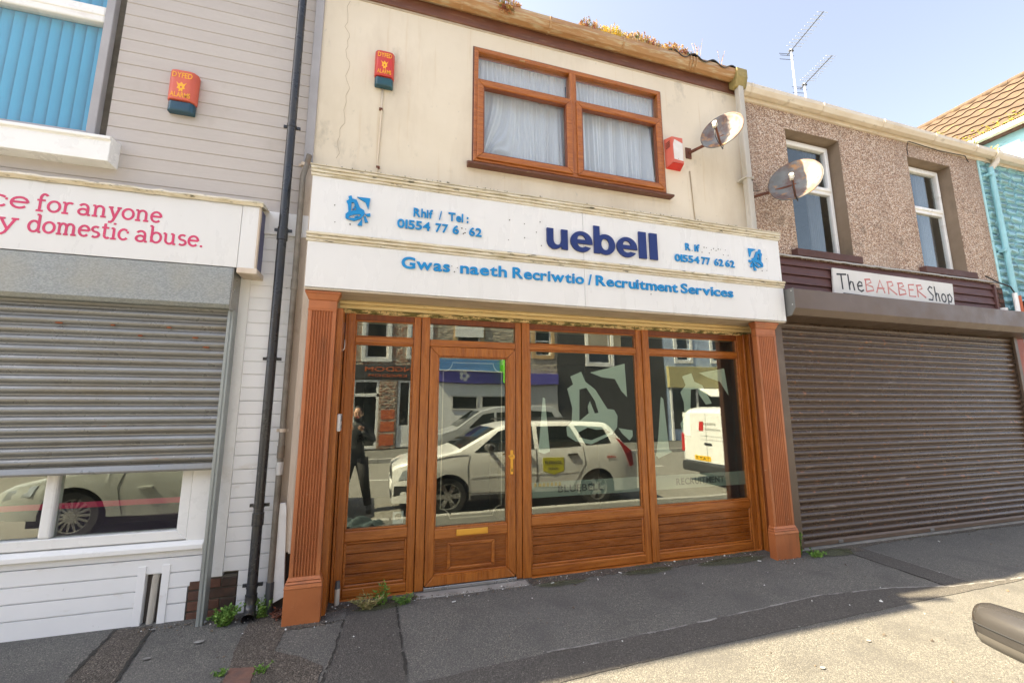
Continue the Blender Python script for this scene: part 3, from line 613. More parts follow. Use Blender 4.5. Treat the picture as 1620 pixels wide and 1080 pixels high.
obj('joint_tape', MB().tube([(-.775, -.07, 1.02), (-.775, -.07, 1.07), (-.775, -.07, 1.12)], [.027, .031, .026], 12), M['sticker'], t, smooth=40)
# pink lettered sign of the left house
sg = thing('shop_sign', (-2.2, -.2, 2.6), 'wide white fascia sign with pink serif lettering above the grey shutter', 'shop sign')
ka = 1.0411
fx_ = lambda v: v * ka
fz_ = lambda v: 1.54 + (v - 1.54) * ka
obj('sign_panel', MB().box(-6, fx_(-1.135), -.20, -.185, fz_(2.63), fz_(3.145)), M['white_sign'], sg)
obj('sign_panel', MB().box(fx_(-1.1315), fx_(-1.016), -.20, -.185, fz_(2.63), fz_(3.145)), M['white_sign'], sg)
obj('end_strip', MB().box(fx_(-1.0145), fx_(-1.004), -.202, -.16, fz_(2.61), fz_(3.145)), M['tan_board'], sg)
obj('side_panel', MB().box(fx_(-1.03), fx_(-1.010), -.16, .0, fz_(2.60), fz_(3.145)), M['navy'], sg, label='navy blue end panel')
tt = MB(); n = 90; vs = []; rr = random.Random(31)
for i in range(n + 1):
    x = -6 + (fx_(-.985) + 6) * i / n; q = rr.uniform(-.005, .005); vs += [(x, -.212 + q, fz_(3.142) + q * .6), (x, -.235 + q, fz_(3.165) + q), (x, -.225, fz_(3.182) + q), (x, -.05, fz_(3.185)), (x, 0, fz_(3.185))]
tt.add(vs, [(5 * i + k, 5 * i + k + 1, 5 * i + k + 6, 5 * i + k + 5) for i in range(n) for k in range(4)] + [(0, 1, 2, 3, 4), tuple(range(5 * n + 4, 5 * n - 1, -1))])
obj('top_trim', tt, M['cream_mould'], sg)
obj('soffit_board', MB().box(fx_(-1.13), fx_(-.99), -.21, .0, fz_(2.585), fz_(2.629)), M['tan_board'], sg, bev=.003)
obj('sign_back', MB().box(-6, fx_(-1.03), -.185, -.15, fz_(2.64), fz_(3.145)), M['white_sign'], sg)
for txt, x0, x1, z in (('ce', -2.655, -2.435, 2.927), ('for', -2.40, -2.19, 2.922), ('anyone', -2.165, -1.655, 2.925), ('by', -2.72, -2.475, 2.765), ('domestic', -2.425, -1.845, 2.765), ('abuse.', -1.805, -1.37, 2.765)):
    for ch, mb in stroke_letters(txt, SLAB, fx_(x0), fx_(x1), fz_(z), .090, -.2006, .0165, gap=.05): obj('letter', mb, M['pink'], sg)
# half closed grey roller shutter
M['orange_rust'] = mat('orange_rust', (.30, .09, .03), .9, c2=(.2, .055, .02), vs=30)
rs = thing('roller_shutter', (-2.4, -.15, 0), 'galvanised grey roller shutter three quarters closed over the left shop window', 'roller shutter')
obj('housing', MB().ext([(-.20, 2.668), (-.20, 2.365), (-.175, 2.335), (-.02, 2.325), (-.02, 2.668)], -4.7, -1.202), M['galv'], rs, bev=.004)
obj('housing_end', MB().box(-1.201, -1.194, -.203, -.01, 2.322, 2.669), M['galv_slat'], rs)
obj('guide', MB().extz([(-1.226, -.145), (-1.206, -.145), (-1.203, -.138), (-1.197, -.138), (-1.194, -.145), (-1.183, -.145), (-1.183, -.055), (-1.226, -.055)], -.01, 2.33), mat('dull_zinc', (.33, .36, .35), .5, metal=.3, c2=(.27, .29, .28), st=(3, 3, .5), dirt=((.2, .16, .1), 4, (3, 3, .6), .6, .8, .5)), rs, bev=.002)
def slat_profile(h, d):
    p = [(.0, 0.0)] + [(-d * math.sin(pi * t) ** .8, .004 + (h - .010) * t) for t in (0.0, .08, .18, .3, .42, .55, .68, .8, .9, 1.0)] + [(.0, h - .003), (.0, h), (.012, h), (.012, 0)]
    return p
PS = .0728
def slat_mesh(x0, x1, h, d, m):
    p = slat_profile(h, d); out = []
    for a in p:
        if not out or math.dist(out[-1], a) > 1e-5: out.append(a)
    me = mesh_of(MB().ext(out, x0, x1), m, Vector((0, 0, 0)), 'slat', smooth=35); return me
sa = slat_mesh(-2.3, 1.182, PS, .026, M['galv_slat'])
for k in range(17): inst('slat', sa, rs, (-2.4, -.095 + random.uniform(-.0025, .0025), 1.14 + k * PS))
obj('bottom_bar', MB().ext([(-.13, 1.085), (-.135, 1.10), (-.13, 1.115), (-.12, 1.138), (-.08, 1.138), (-.08, 1.085)], -4.7, -1.219), M['galv_slat'], rs, bev=.003)
for x, k in ((-1.98, 14), (-1.62, 14), (-1.80, 13), (-1.44, 13), (-2.30, 14), (-1.36, 12)):
    zc = 1.14 + k * PS + .012; mb = MB(); rq = random.Random(int(-x * 100)); wd_ = rq.uniform(.018, .034)
    mb.poly([(x + wd_ * math.cos(a) * rq.uniform(.7, 1.1), zc + .006 * math.sin(a)) for a in [q * .7 for q in range(9)]], -.1195, -.112); obj('rust_spot', mb, M['orange_rust'], rs)

# alarm boxes
def alarm(x, y, z, wd, ht, dp, mred, label, faded):
    t = thing('alarm_box', (x, y, z), label, 'alarm box', 'red alarm boxes on the house fronts')
    d = ht * .26; a, b = x - wd / 2, x + wd / 2
    body = MB(); rings = []
    n = 10
    prof2 = [(a, y), (a, y - dp * .55), (a + wd * .10, y - dp * .9), (a + wd * .25, y - dp), (b - wd * .25, y - dp), (b - wd * .10, y - dp * .9), (b, y - dp * .55), (b, y)]
    obj('cover', MB().extz(prof2, z + d, z + ht), mred, t, bev=.006, smooth=50)
    pl = [(a + .004, y), (a + .004, y - dp * .5), (a + wd * .14, y - dp * .8), (b - wd * .14, y - dp * .8), (b - .004, y - dp * .5), (b - .004, y)]
    obj('strobe_lens', MB().extz(pl, z, z + d - .001), M['alarm_blue'], t, bev=.012, seg=3, smooth=50)
    yy = y - dp - .0005
    w1 = wd * .62
    mb = MB(); flat_text(mb, 'DYFED', x - w1 / 2 * 1.15, x + w1 / 2 * 1.15, z + ht - ht * .20, ht * .13, yy - .001, yy, .012, gap=.05); obj('lettering', mb, M['alarm_yellow'], t)
    mb = MB(); flat_text(mb, 'ALARMS', x - w1 / 2 * 1.15, x + w1 / 2 * 1.15, z + d + ht * .05, ht * .12, yy - .001, yy, .012, gap=.05); obj('lettering', mb, M['alarm_yellow'], t)
    mb = MB(); rr = random.Random(int(x * 100)); cx, cz = x, z + ht * .57
    # emblem: a rough heraldic figure with a crown of rays
    mb.poly([(cx + q[0] * wd * .20, cz + q[1] * ht * .13) for q in [(-.9, .9), (-.4, .5), (0, .95), (.4, .5), (.9, .9), (.55, .1), (.75, -.3), (.3, -.45), (.35, -.95), (0, -.7), (-.35, -.95), (-.3, -.45), (-.75, -.3), (-.55, .1)]], yy - .001, yy,
            holes=[[(cx + q[0] * wd * .20, cz + q[1] * ht * .13) for q in [(-.2, .15), (.2, .15), (.12, -.25), (-.12, -.25)]]])
    obj('emblem', mb, M['alarm_yellow'], t)
    return t
alarm(-1.765, 0, 4.045, .205, .375, .085, M['alarm_faded'], 'faded red alarm box with blue lens on the taupe cladding', True)
al2 = alarm(-.125, -.002, 4.685, .185, .37, .08, M['alarm_red'], 'bright red alarm box on cream wall above the shop sign', False)
# loose cable up the tan board etc.

# ================================================================== CREAM HOUSE (middle)
hb_ = thing('terraced_house', (1.8, 0, 0), 'middle house with cream rendered upper wall and brown window above the brown shopfront', 'house')
mb = MB(); wall_holes(mb, -.715, 4.36, 2.35, 5.70, [(.79, 3.13, 4.07, 5.42)], 0, .25); obj('wall', mb, M['cream'], hb_)
obj('party_wall', MB().box(-.70, -.40, .03, 4, 0, 2.35).box(4.12, 4.40, .03, 4, 0, 2.35), M['mortar'], hb_)
obj('edge_render', MB().box(4.36, 4.47, -.012, .25, 3.50, 5.70), mat('dark_weathered_edge', (.22, .17, .13), .9, c2=(.10, .08, .07), vs=8, bump=.006, bs=20), hb_)
obj('fascia_board', MB().box(-.71, 4.36, -.025, .05, 5.655, 5.84), M['brown_fascia'], hb_, bev=.003)
obj('wall_top_trim', MB().box(-.71, 4.36, -.008, .0, 5.635, 5.655), M['soffit'], hb_)
# roof with individual eave tiles
obj('roof', MB().ext([(-.1, 5.86), (-.1, 5.90), (4.2, 8.75), (8.4, 5.9), (8.4, 5.8), (4.2, 8.65)], -.72, 4.40), M['slate'], hb_)
tm = MB(); pts = [(math.sin(t * pi) * .0 + t * .30, .035 * math.sin(t * 2 * pi) + .03) for t in [i / 10 for i in range(11)]]
tm.add([(p[0], -.20, 5.875 + p[1]) for p in pts] + [(p[0], .3, 5.875 + .33 + p[1]) for p in pts] + [(p[0], -.20, 5.860 + p[1]) for p in pts] + [(p[0], .3, 5.860 + .33 + p[1]) for p in pts],
       [(i, i + 1, i + 12, i + 11) for i in range(10)] + [(i + 22, i + 33, i + 34, i + 23) for i in range(10)] + [(i, i + 22, i + 23, i + 1) for i in range(10)])
tme = mesh_of(tm, M['tile_dark'], Vector((0, 0, 0)), 'roof_tile', smooth=50)
for k in range(13, 17): inst('roof_tile', tme, hb_, (-.72 + k * .30, .03 + random.uniform(-.015, .015), -.012 + random.uniform(-.004, .004)))
# gutter
def gutter_prof(y, z, wd, h): return [(y, z + h), (y, z), (y - wd * .28, z - h * .18), (y - wd * .72, z - h * .10), (y - wd, z + h * .45), (y - wd, z + h), (y - wd + .008, z + h), (y - wd + .008, z + h * .5), (y - wd * .7, z), (y - wd * .3, z - h * .1), (y - .008, z + .01), (y - .008, z + h)]
gt = thing('gutter', (1.8, -.1, 5.75), 'caramel brown gutter with plants growing in it along the middle house', 'gutter')
obj('channel', MB().ext(gutter_prof(-.03, 5.79, .13, .105), -.71, 4.20), M['gutter_brown'], gt, smooth=30)
for x in (-.35, .62, 1.62, 2.55): obj('bracket', MB().ext([(p[0] - (.004 if p[0] < -.1 else 0), p[1] - .004) for p in gutter_prof(-.03, 5.79, .137, .105)], x, x + .022), M['gutter_brown'], gt, smooth=30)
for x in (3.50, 3.545, 3.59): obj('joint_rib', MB().ext([(p[0] - .004, p[1] - .004) for p in gutter_prof(-.03, 5.79, .137, .105)], x, x + .018), M['gutter_brown'], gt, smooth=30)
obj('outlet', MB().ext([(-.03, 5.88), (-.03, 5.70), (-.06, 5.66), (-.14, 5.66), (-.185, 5.78), (-.185, 5.90), (-.17, 5.90)], 4.20, 4.37), mat('mossy_outlet', (.36, .27, .10), .7, c2=(.20, .17, .05), vs=8), gt, bev=.006)
dp = thing('drainpipe', (4.29, -.10, 3.5), 'square pale grey downpipe between cream house and pebble dashed house', 'drainpipe')
obj('pipe', MB().box(4.245, 4.325, -.145, -.07, 3.55, 5.70), M['pvc_beige'], dp, bev=.008, seg=2)
obj('pipe_clip', MB().box(4.215, 4.345, -.153, .0, 4.38, 4.405), M['pvc_beige'], dp, bev=.004)

# upstairs oak window
ww = thing('window', (1.96, 0, 4.07), 'oak brown four pane upstairs window with net curtains on the cream house', 'window')
obj('outer_frame', MB().frame(.79, 3.13, 4.075, 5.415, .045, -.02, .09), M['oak_h'], ww, bev=.004)
obj('dark_reveal', MB().frame(.775, 3.145, 4.06, 5.43, .016, -.004, .01), M['brown_fascia'], ww)
obj('mullion', MB().box(1.905, 1.985, -.022, .09, 4.12, 5.37), M['oak_v'], ww, bev=.004)
for a, b in ((.835, 1.905), (1.985, 3.085)):
    obj('transom', MB().box(a, b, -.018, .09, 4.995, 5.04), M['oak_h'], ww, bev=.003)
    obj('sash', MB().frame(a - .012, b + .012, 4.10, 5.01, .068, -.042, .04), M['oak_h'], ww, bev=.010, seg=2)
    obj('sash_bead', MB().frame(a + .056, b - .056, 4.168, 4.942, .010, -.030, .02), M['oak_dark'], ww)
    obj('pane', MB().box(a + .05, b - .05, .012, .016, 4.16, 4.95), M['glass_up'], ww)
    obj('pane', MB().box(a, b, .022, .026, 5.04, 5.37), M['glass_up'], ww)
obj('sill', MB().ext([(-.085, 4.0), (-.09, 4.022), (-.05, 4.045), (.0, 4.072), (.03, 4.072), (.03, 4.0)], .725, 3.19), M['sill_brown'], ww, bev=.003)
obj('vent_catch', MB().box(1.30, 1.36, -.03, -.015, 5.365, 5.378), M['gutter_brown'], ww)
def curtain(name, x0, x1, z0, z1, y, label, seed, folds, amp, lift=0):
    rr = random.Random(seed); NX, NZ = 170, 26; vs = []; fs = []
    ph = [(rr.uniform(0, 6.28), rr.uniform(.6, 1.5)) for _ in range(6)]
    for j in range(NZ + 1):
        t = j / NZ
        for i in range(NX + 1):
            u = i / NX; d = u + .018 * (1 - t) * math.sin(5 * u * pi + ph[0][0]) + (lift * (1 - t) ** 2 * math.exp(-((u - .2) / .14) ** 2)) * .3
            yy = amp * (math.sin(folds * 2 * pi * d + ph[1][0] + .5 * t) + .5 * math.sin(folds * 3.3 * pi * d * ph[2][1] + ph[2][0]) + .3 * math.sin(folds * 7 * pi * d + ph[3][0]))
            yy *= (.22 + .78 * (1 - t) ** .7) if z1 - z0 > .4 else .6
            zz = z0 + (z1 - z0) * t + (lift * .14 * math.exp(-((u - .13) / .13) ** 2) * (1 - t) ** 3)
            vs.append((x0 + (x1 - x0) * u, y + yy, zz))
    for j in range(NZ):
        for i in range(NX): a = j * (NX + 1) + i; fs.append((a, a + 1, a + NX + 2, a + NX + 1))
    return obj(name, MB().add(vs, fs), M['net'], smooth=True, loc=((x0 + x1) / 2, y, z0), label=label, cat='curtain', group='net curtains in the oak window')
curtain('net_curtain', .84, 1.90, 4.12, 5.035, .115, 'white net curtain with a lifted corner behind the lower left oak pane', 3, 6, .042, 1)
curtain('net_curtain', 1.99, 3.08, 4.14, 5.035, .115, 'white net curtain behind the lower right oak pane', 8, 6, .042)
curtain('net_curtain', .84, 1.90, 5.04, 5.40, .10, 'short gathered net curtain behind the upper left oak pane', 4, 22, .012)
curtain('net_curtain', 1.99, 3.08, 5.04, 5.40, .10, 'short gathered net curtain behind the upper right oak pane', 5, 22, .012)
t = obj('name_plaque', MB().box(.905, 1.17, .055, .07, 4.168, 4.20), M['alarm_blue'], loc=(1.03, .06, 4.168), label='narrow dark plaque with pale letters standing inside the oak window', cat='plaque')
mb = MB(); flat_text(mb, 'BOBBY B', .915, 1.16, 4.172, .022, .0535, .055, .02); obj('lettering', mb, M['sticker'], t)
room = MB()
def room_box(name, x0, x1, y0, y1, z0, z1, m, parent):
    """dark shell with its front left open"""
    b = MB(); v = [(x0,y0,z0),(x1,y0,z0),(x1,y1,z0),(x0,y1,z0),(x0,y0,z1),(x1,y0,z1),(x1,y1,z1),(x0,y1,z1)]
    b.add(v, [(0,1,2,3),(4,7,6,5),(1,5,6,2),(2,6,7,3),(3,7,4,0)]); return obj(name, b, m, parent)
room_box('room', .5, 3.4, .26, 3.2, 3.7, 5.6, M['room_blue'], hb_)
room_box('room', -5, -1.2, .285, 3, .01, 2.6, M['room'], ha); room_box('room', -3.9, -2.0, .285, 2.5, 3.3, 5.6, M['room'], ha)
# hairline crack in the render
mb = MB(); rr = random.Random(5); P = [(-.485, 5.6)]
while P[-1][1] > 3.9: P.append((-.49 + .03 * math.sin(P[-1][1] * 3) + rr.uniform(-.022, .022), P[-1][1] - rr.uniform(.03, .09)))
mb.stroke(P, .0032, -.0015, .001); obj('render_crack', mb, mat('crack_shadow', (.42, .34, .24), .9), hb_)
mb = MB().stroke([(3.57, 5.62), (3.585, 5.3), (3.575, 5.05)], .003, -.0025, .001)

# small chimes: cables on the cream wall
def cable(name, pts, r, m, label, n=6):
    return obj(name, MB().tube(pts, r, n), m, smooth=True, loc=pts[0], label=label, cat='cable')
cable('alarm_cable', [(-.135, -.010, 4.69), (-.135, -.010, 4.4), (-.15, -.010, 3.9), (-.152, -.010, 3.56)], .0085, M['cable_white'], 'thin white conduit running down from the bright red alarm box')
mb = MB()
for z in (4.45, 3.83): obj('cable_clip', MB().box(-.158, -.125, -.022, 0, z, z + .02), M['rust'], bpy.data.objects['alarm_cable'])
cable('dish_cable', [(3.50, -.008, 4.42), (3.515, -.008, 4.0), (3.53, -.008, 3.72), (3.57, -.01, 3.63), (3.66, -.012, 3.595), (3.73, -.012, 3.60)], .006, M['cable_beige'], 'beige aerial cable looping down the cream wall below the first dish')

# ================================================================== SHOP SIGN (middle)
ss = thing('shop_sign', (1.87, -.2, 2.5), 'long white recruitment shop fascia with blue raised letters and stained cream mouldings', 'shop sign')
XL, XR, SEAM = -.645, 4.385, 1.85
for a, b in ((XL, SEAM - .0015), (SEAM + .0015, XR)):
    obj('sign_panel', MB().box(a, b, -.35, -.335, 2.985, 3.485), M['white_sign'], ss)
    obj('sign_panel', MB().box(a if a < 0 else a, b, -.352, -.335, 2.52, 2.905), M['white_sign'], ss)
obj('sign_box', MB().box(XL + .002, XR - .002, -.335, -.0, 2.515, 3.50), M['white_sign'], ss)
obj('panel_joint', MB().box(SEAM - .0014, SEAM + .0014, -.346, -.336, 2.52, 3.485), M['groove'], ss)
def ridge(z0, z1, x0, x1):
    h = z1 - z0; pr = [(-.336, z0)]
    for k in range(3):
        a = z0 + h * k / 3; b = z0 + h * (k + 1) / 3; d = (.010, .020, .030)[k]
        pr += [(-.35 - d, a + .002), (-.352 - d, a + h / 6), (-.35 - d, b - .004), (-.343 - d, b)]
    pr += [(-.336, z1)]
    return MB().ext(pr, x0, x1)
for z0, z1 in ((3.485, 3.565), (2.905, 2.985)):
    for a, b in ((XL - .012, SEAM - .002), (SEAM + .001, XR + .012)): obj('moulding', ridge(z0, z1, a, b), M['cream_mould'], ss)
obj('top_cover', MB().ext([(-.385, 3.566), (-.385, 3.575), (.0, 3.60), (.0, 3.566)], XL - .02, XR + .02), M['cream_mould'], ss)
obj('soffit_board', MB().box(XL + .002, XR - .002, -.345, -.0, 2.500, 2.5145), M['soffit'], ss)
YF = -.353
def raised(txt, x0, x1, z, cap, m, th=.018, bold=.02, gap=.045, yf=YF, label=None, skip=()):
    for i, (ch, mb) in enumerate(letters(txt, x0, x1, z, cap, yf - th, yf, bold, gap)):
        if i in skip: continue
        obj('letter', mb, m, ss)
for ch, a, b in (('u', 1.453, 1.673), ('e', 1.699, 1.941), ('b', 1.960, 2.197), ('e', 2.212, 2.454), ('l', 2.478, 2.566), ('l', 2.608, 2.700)):
    gw = {'u': .93, 'e': .98, 'b': .98, 'l': .29}[ch]; obj('letter', heavy_letter(ch, lambda t: a + (b - a) * t / gw, lambda t: 3.072 + .203 * t, YF - .018, YF), M['letter_navy'], ss)
for w_, a, b in (('Gwas', .103, .523), ('naeth', .615, 1.052), ('Recriwtio', 1.107, 1.84), ('/', 1.885, 1.925), ('Recruitment', 1.969, 2.928), ('Services', 2.968, 3.65)):
    raised(w_, a, b, 2.740, .104, M['letter_blue'], .011, .022, .05)
for w_, a, b, z in (('Rhif', .19, .36, 3.225), ('/', .415, .44, 3.225), ('Tel', .50, .635, 3.225), (':', .667, .685, 3.225), ('01554', .054, .34, 3.105), ('77', .385, .50, 3.105), ('6', .54, .598, 3.105), ('62', .691, .809, 3.105),
                    ('R', 3.062, 3.125, 3.225), ('if', 3.18, 3.245, 3.225), ('01554', 2.917, 3.232, 3.088), ('77', 3.262, 3.375, 3.088), ('62', 3.43, 3.55, 3.088), ('62', 3.58, 3.705, 3.088)):
    raised(w_, a, b, z, .080, M['letter_blue'], .010, .022, .05)
L_BELL = [(-0.355, 3.329), (-0.331, 3.341), (-0.322, 3.313), (-0.288, 3.307), (-0.256, 3.236), (-0.222, 3.22), (-0.216, 3.189), (-0.247, 3.142), (-0.302, 3.114), (-0.368, 3.131), (-0.37, 3.168), (-0.348, 3.192), (-0.356, 3.254), (-0.369, 3.284), (-0.349, 3.303)]
L_HO = [[(-0.327, 3.280), (-0.309, 3.280), (-0.286, 3.216), (-0.329, 3.199)], [(-0.344, 3.150), (-0.305, 3.172), (-0.258, 3.181), (-0.246, 3.169), (-0.294, 3.140), (-0.341, 3.136)]]
L_X = [[(-0.288, 3.334), (-0.178, 3.336), (-0.19, 3.235), (-0.217, 3.296)], [(-0.214, 3.187), (-0.172, 3.2), (-0.171, 3.173), (-0.196, 3.17)], [(-0.224, 3.161), (-0.21, 3.17), (-0.186, 3.118), (-0.212, 3.111)], [(-0.235, 3.144), (-0.234, 3.08), (-0.27, 3.081)],
       [(-.318, 3.215), (-.30, 3.222), (-.296, 3.262)]]
def logo(fx, label):
    mb = MB(); th = .014
    mb.poly([fx(p) for p in L_BELL], YF - th, YF, [[fx(p) for p in h] for h in L_HO])
    for q in L_X: mb.poly([fx(p) for p in q], YF - th, YF)
    mb.poly([fx(p) for p in [(-.30, 3.15), (-.275, 3.168), (-.262, 3.156), (-.28, 3.142)]], YF - th, YF)
    obj('bell_emblem', mb, M['letter_blue'], ss, label=label)
logo(lambda p: p, 'blue bell emblem'); logo(lambda p: (3.74 - p[0], p[1] + .002), 'mirrored blue bell emblem with broken edges')
rr = random.Random(3); mb = MB()
for x, z in [(1.08, 3.31), (1.23, 3.29), (1.39, 3.33), (1.07, 3.11), (1.23, 3.15), (1.35, 3.22), (1.40, 3.09), (-.46, 3.24), (-.33, 3.085), (-.45, 3.09), (4.18, 3.24), (4.10, 3.09), (4.17, 3.10), (.54, 2.80), (.565, 2.75), (.59, 2.79),
             (.625, 3.17), (.66, 3.165), (.64, 3.12), (.655, 3.13), (3.15, 3.23)] + [(3.28 + i * .032, 3.225 + rr.choice([0, .04, .06])) for i in range(12)] + [(1.02, 2.8), (2.6, 2.70)]:
    mb.disc(x, z, rr.uniform(.004, .0065), YF - .0012, YF, 8)
obj('fixing_hole', mb, M['hole'], ss, kind='stuff')
mb = MB()
for k in range(260):
    x = rr.uniform(XL, XR); c = .5 + .5 * math.sin(x * 2.1 + 1) 
    if rr.random() > .35 + .6 * c: continue
    z = 3.575 + rr.random() * .004; s = rr.uniform(.004, .014); y = rr.uniform(-.385, -.355)
    v = [(x + s * rr.uniform(.6, 1.2) * math.cos(a), y + s * .6 * math.sin(a), z - .003) for a in [0, 1.3, 2.5, 3.8, 5]]; mb.add(v + [(x, y, z + s * rr.uniform(.5, 1.2))], [(i, (i + 1) % 5, 5) for i in range(5)])
M['moss'] = mat('dry_moss', (.085, .075, .03), .95, c2=(.04, .045, .015), vs=20)
obj('moss', mb, M['moss'], ss, kind='stuff')

# ================================================================== SHOPFRONT
sf = thing('shopfront', (1.85, 0, 0), 'golden oak shopfront with glazed door, big panes and fluted terracotta pilasters', 'shopfront')
obj('backing_frame', MB().frame(-.335, 4.10, -.02, 2.41, .075, .02, .07), M['oak_v'], sf)
# recess linings between frame and pilasters
obj('side_lining', MB().box(-.40, -.352, -.236, .06, -.02, 2.38), M['oak_v'], sf, bev=.003); obj('side_lining', MB().box(-.345, -.328, -.035, .02, 0, 2.38), M['oak_v'], sf, bev=.003)
obj('side_lining', MB().box(4.05, 4.075, -.05, .02, 0, 2.40), M['oak_v'], sf, bev=.003)
obj('side_lining', MB().box(4.10, 4.25, -.236, -.10, -.02, 2.40), M['oak_dark'], sf, bev=.004); obj('side_lining', MB().box(4.094, 4.25, -.098, .06, -.02, 2.40), M['oak_v'], sf, bev=.004)
# mouldy roller slats over the head
mb = MB()
obj('roller_slat', MB().ext([(-.01, 2.465), (-.055, 2.468), (-.066, 2.480), (-.055, 2.497), (-.01, 2.499)], -.40, 4.20), M['roller_clean'], sf, smooth=40)
obj('roller_slat', MB().ext([(-.01, 2.425), (-.045, 2.428), (-.060, 2.444), (-.050, 2.462), (-.01, 2.463)], -.40, 4.20), M['roller_clean'], sf, smooth=40)
obj('roller_slat', MB().ext([(-.01, 2.388), (-.035, 2.390), (-.050, 2.404), (-.040, 2.422), (-.01, 2.423)], -.40, 4.20), M['roller_cream'], sf, smooth=40)
obj('head_board', MB().box(-.335, 4.16, .0, .06, 2.345, 2.42), M['oak_dark'], sf)
# posts
for a, b, z0 in ((.252, .318, .0), (.322, .398, .0), (1.238, 1.300, -.0), (1.304, 1.385, -.0), (2.612, 2.682, .0), (2.686, 2.768, .0)):
    obj('post', MB().box(a, b, -.030 if (a in (.322, 1.304, 2.686)) else -.018, .06, z0, 2.40), M['oak_v'], sf, bev=.007, seg=2)
obj('post', MB().box(-.328, -.262, -.022, .06, 0, 2.39), M['oak_v'], sf, bev=.006, seg=2)
obj('post', MB().box(3.985, 4.048, -.022, .06, 0, 2.40), M['oak_v'], sf, bev=.006, seg=2)
bays = [(-.262, .252, 'narrow'), (1.385, 2.612, 'wide'), (2.768, 3.985, 'right')]
for a, b, nm in bays:
    obj('transom', MB().box(a, b, -.016, .06, 2.125, 2.182), M['oak_h'], sf, bev=.009, seg=2)
    obj('head', MB().box(a, b, -.012, .06, 2.335, 2.40), M['oak_dark'], sf, bev=.004)
    obj('mid_rail', MB().box(a, b, -.018, .06, .445, .530), M['oak_h'], sf, bev=.009, seg=2)
    obj('bottom_rail', MB().box(a, b, -.018, .06, .012, .085), M['oak_h'], sf, bev=.009, seg=2)
    obj('glazing_bead', MB().frame(a, b, .53, 2.125, .016, -.006, .03), M['oak_h'], sf, bev=.004)
    obj('glazing_bead', MB().frame(a, b, 2.182, 2.335, .012, -.004, .03), M['oak_h'], sf, bev=.003)
    obj('panel_bead', MB().frame(a, b, .085, .445, .022, -.008, .03), M['oak_h'], sf, bev=.006)
    obj('pane', MB().box(a + .010, b - .010, .010, .015, .54, 2.12), M['glass'], sf); obj('pane', MB().box(a + .008, b - .008, .010, .015, 2.188, 2.33), M['glass'], sf)
    n = 4; h = (.423 - .107) / n
    for k in range(n):
        z = .107 + k * h
        obj('panel_board', MB().ext([(.02, z), (.006, z + .002), (.000, z + .008), (.000, z + h - .006), (.006, z + h - .001), (.02, z + h)], a + .02, b - .02), M['oak_panel'], sf)
    obj('panel_back', MB().box(a + .01, b - .01, .021, .04, .09, .44), M['groove'], sf)
    obj('cill', MB().ext([(-.052, -.045), (-.055, -.012), (-.03, .004), (.0, .010), (.03, .010), (.03, -.045)], a - (.07 if a < 0 else .0), b + (.07 if nm != 'narrow' else .06)), M['oak_h'], sf, bev=.003)
# frosted graphics on the inside of the panes
V3 = dict(BELL=[(1.841, 1.866), (1.965, 1.918), (2.01, 1.815), (2.122, 1.734), (2.255, 1.535), (2.333, 1.526), (2.372, 1.462), (2.362, 1.345), (2.301, 1.274), (2.056, 1.178), (1.881, 1.213), (1.792, 1.267), (1.785, 1.354), (1.844, 1.405), (1.855, 1.545), (1.804, 1.74), (1.87, 1.786)],
 H1=[(1.94, 1.733), (2.02, 1.752), (2.112, 1.617), (2.152, 1.494), (2.107, 1.491), (2.055, 1.616), (2.03, 1.563), (2.037, 1.491), (1.93, 1.413)], H2=[(1.913, 1.299), (2.022, 1.346), (2.121, 1.322), (2.222, 1.329), (2.282, 1.296), (2.057, 1.218), (1.921, 1.251)])
gy0, gy1 = .0175, .0185
obj('frosted_bell', MB().poly(V3['BELL'], gy0, gy1, [V3['H1'], V3['H2']]), M['vinyl'], sf, label='frosted bell emblem on the wide pane')
obj('frosted_shape', MB().poly([(2.066, 1.911), (2.206, 1.944), (2.483, 2.016), (2.495, 1.658), (2.426, 1.728), (2.358, 1.848), (2.203, 1.864)], gy0, gy1), M['vinyl'], sf)
obj('frosted_shape', MB().poly([(2.376, 1.336), (2.542, 1.31), (2.545, 1.252), (2.505, 1.207), (2.425, 1.272)], gy0, gy1), M['vinyl'], sf)
obj('frosted_shape', MB().poly([(1.535, 1.65), (1.557, 1.641), (1.602, 1.119), (1.539, 1.101), (1.481, 1.123)], gy0, gy1), M['vinyl'], sf)
obj('frosted_bell', MB().poly([(3.212, 1.893), (3.34, 1.931), (3.373, 1.836), (3.477, 1.798), (3.591, 1.591), (3.506, 1.581), (3.421, 1.699), (3.414, 1.758), (3.318, 1.747), (3.275, 1.37), (3.276, 1.237), (3.174, 1.257), (3.149, 1.371), (3.212, 1.447), (3.213, 1.6), (3.175, 1.716), (3.251, 1.795)], gy0, gy1), M['vinyl'], sf, label='frosted bell emblem on the right pane')
obj('frosted_shape', MB().poly([(3.441, 1.937), (3.614, 1.965), (3.803, 1.996), (3.834, 1.681), (3.726, 1.842), (3.558, 1.889)], gy0, gy1), M['vinyl'], sf)
obj('frosted_shape', MB().poly([(2.917, 1.666), (2.948, 1.638), (2.986, 1.095), (3.025, 1.075), (2.844, 1.012), (2.82, 1.045), (2.861, 1.264)], gy0, gy1), M['vinyl'], sf)
for a, b, tx, t0, t1 in ((1.40, 2.60, 'BLUEBELL', 1.68, 2.17), (2.78, 3.975, 'RECRUITMENT', 3.05, 3.68)):
    obj('frosted_band', MB().box(a, b, gy0, gy1, .69, .835), M['vinyl_band'], sf, label='frosted band with the word ' + tx)
    mb = MB(); flat_text(mb, tx, t0, t1, .728, .068, .0158, .0168, .022, gap=.08); obj('lettering', mb, M['vinyl_letter'], sf)
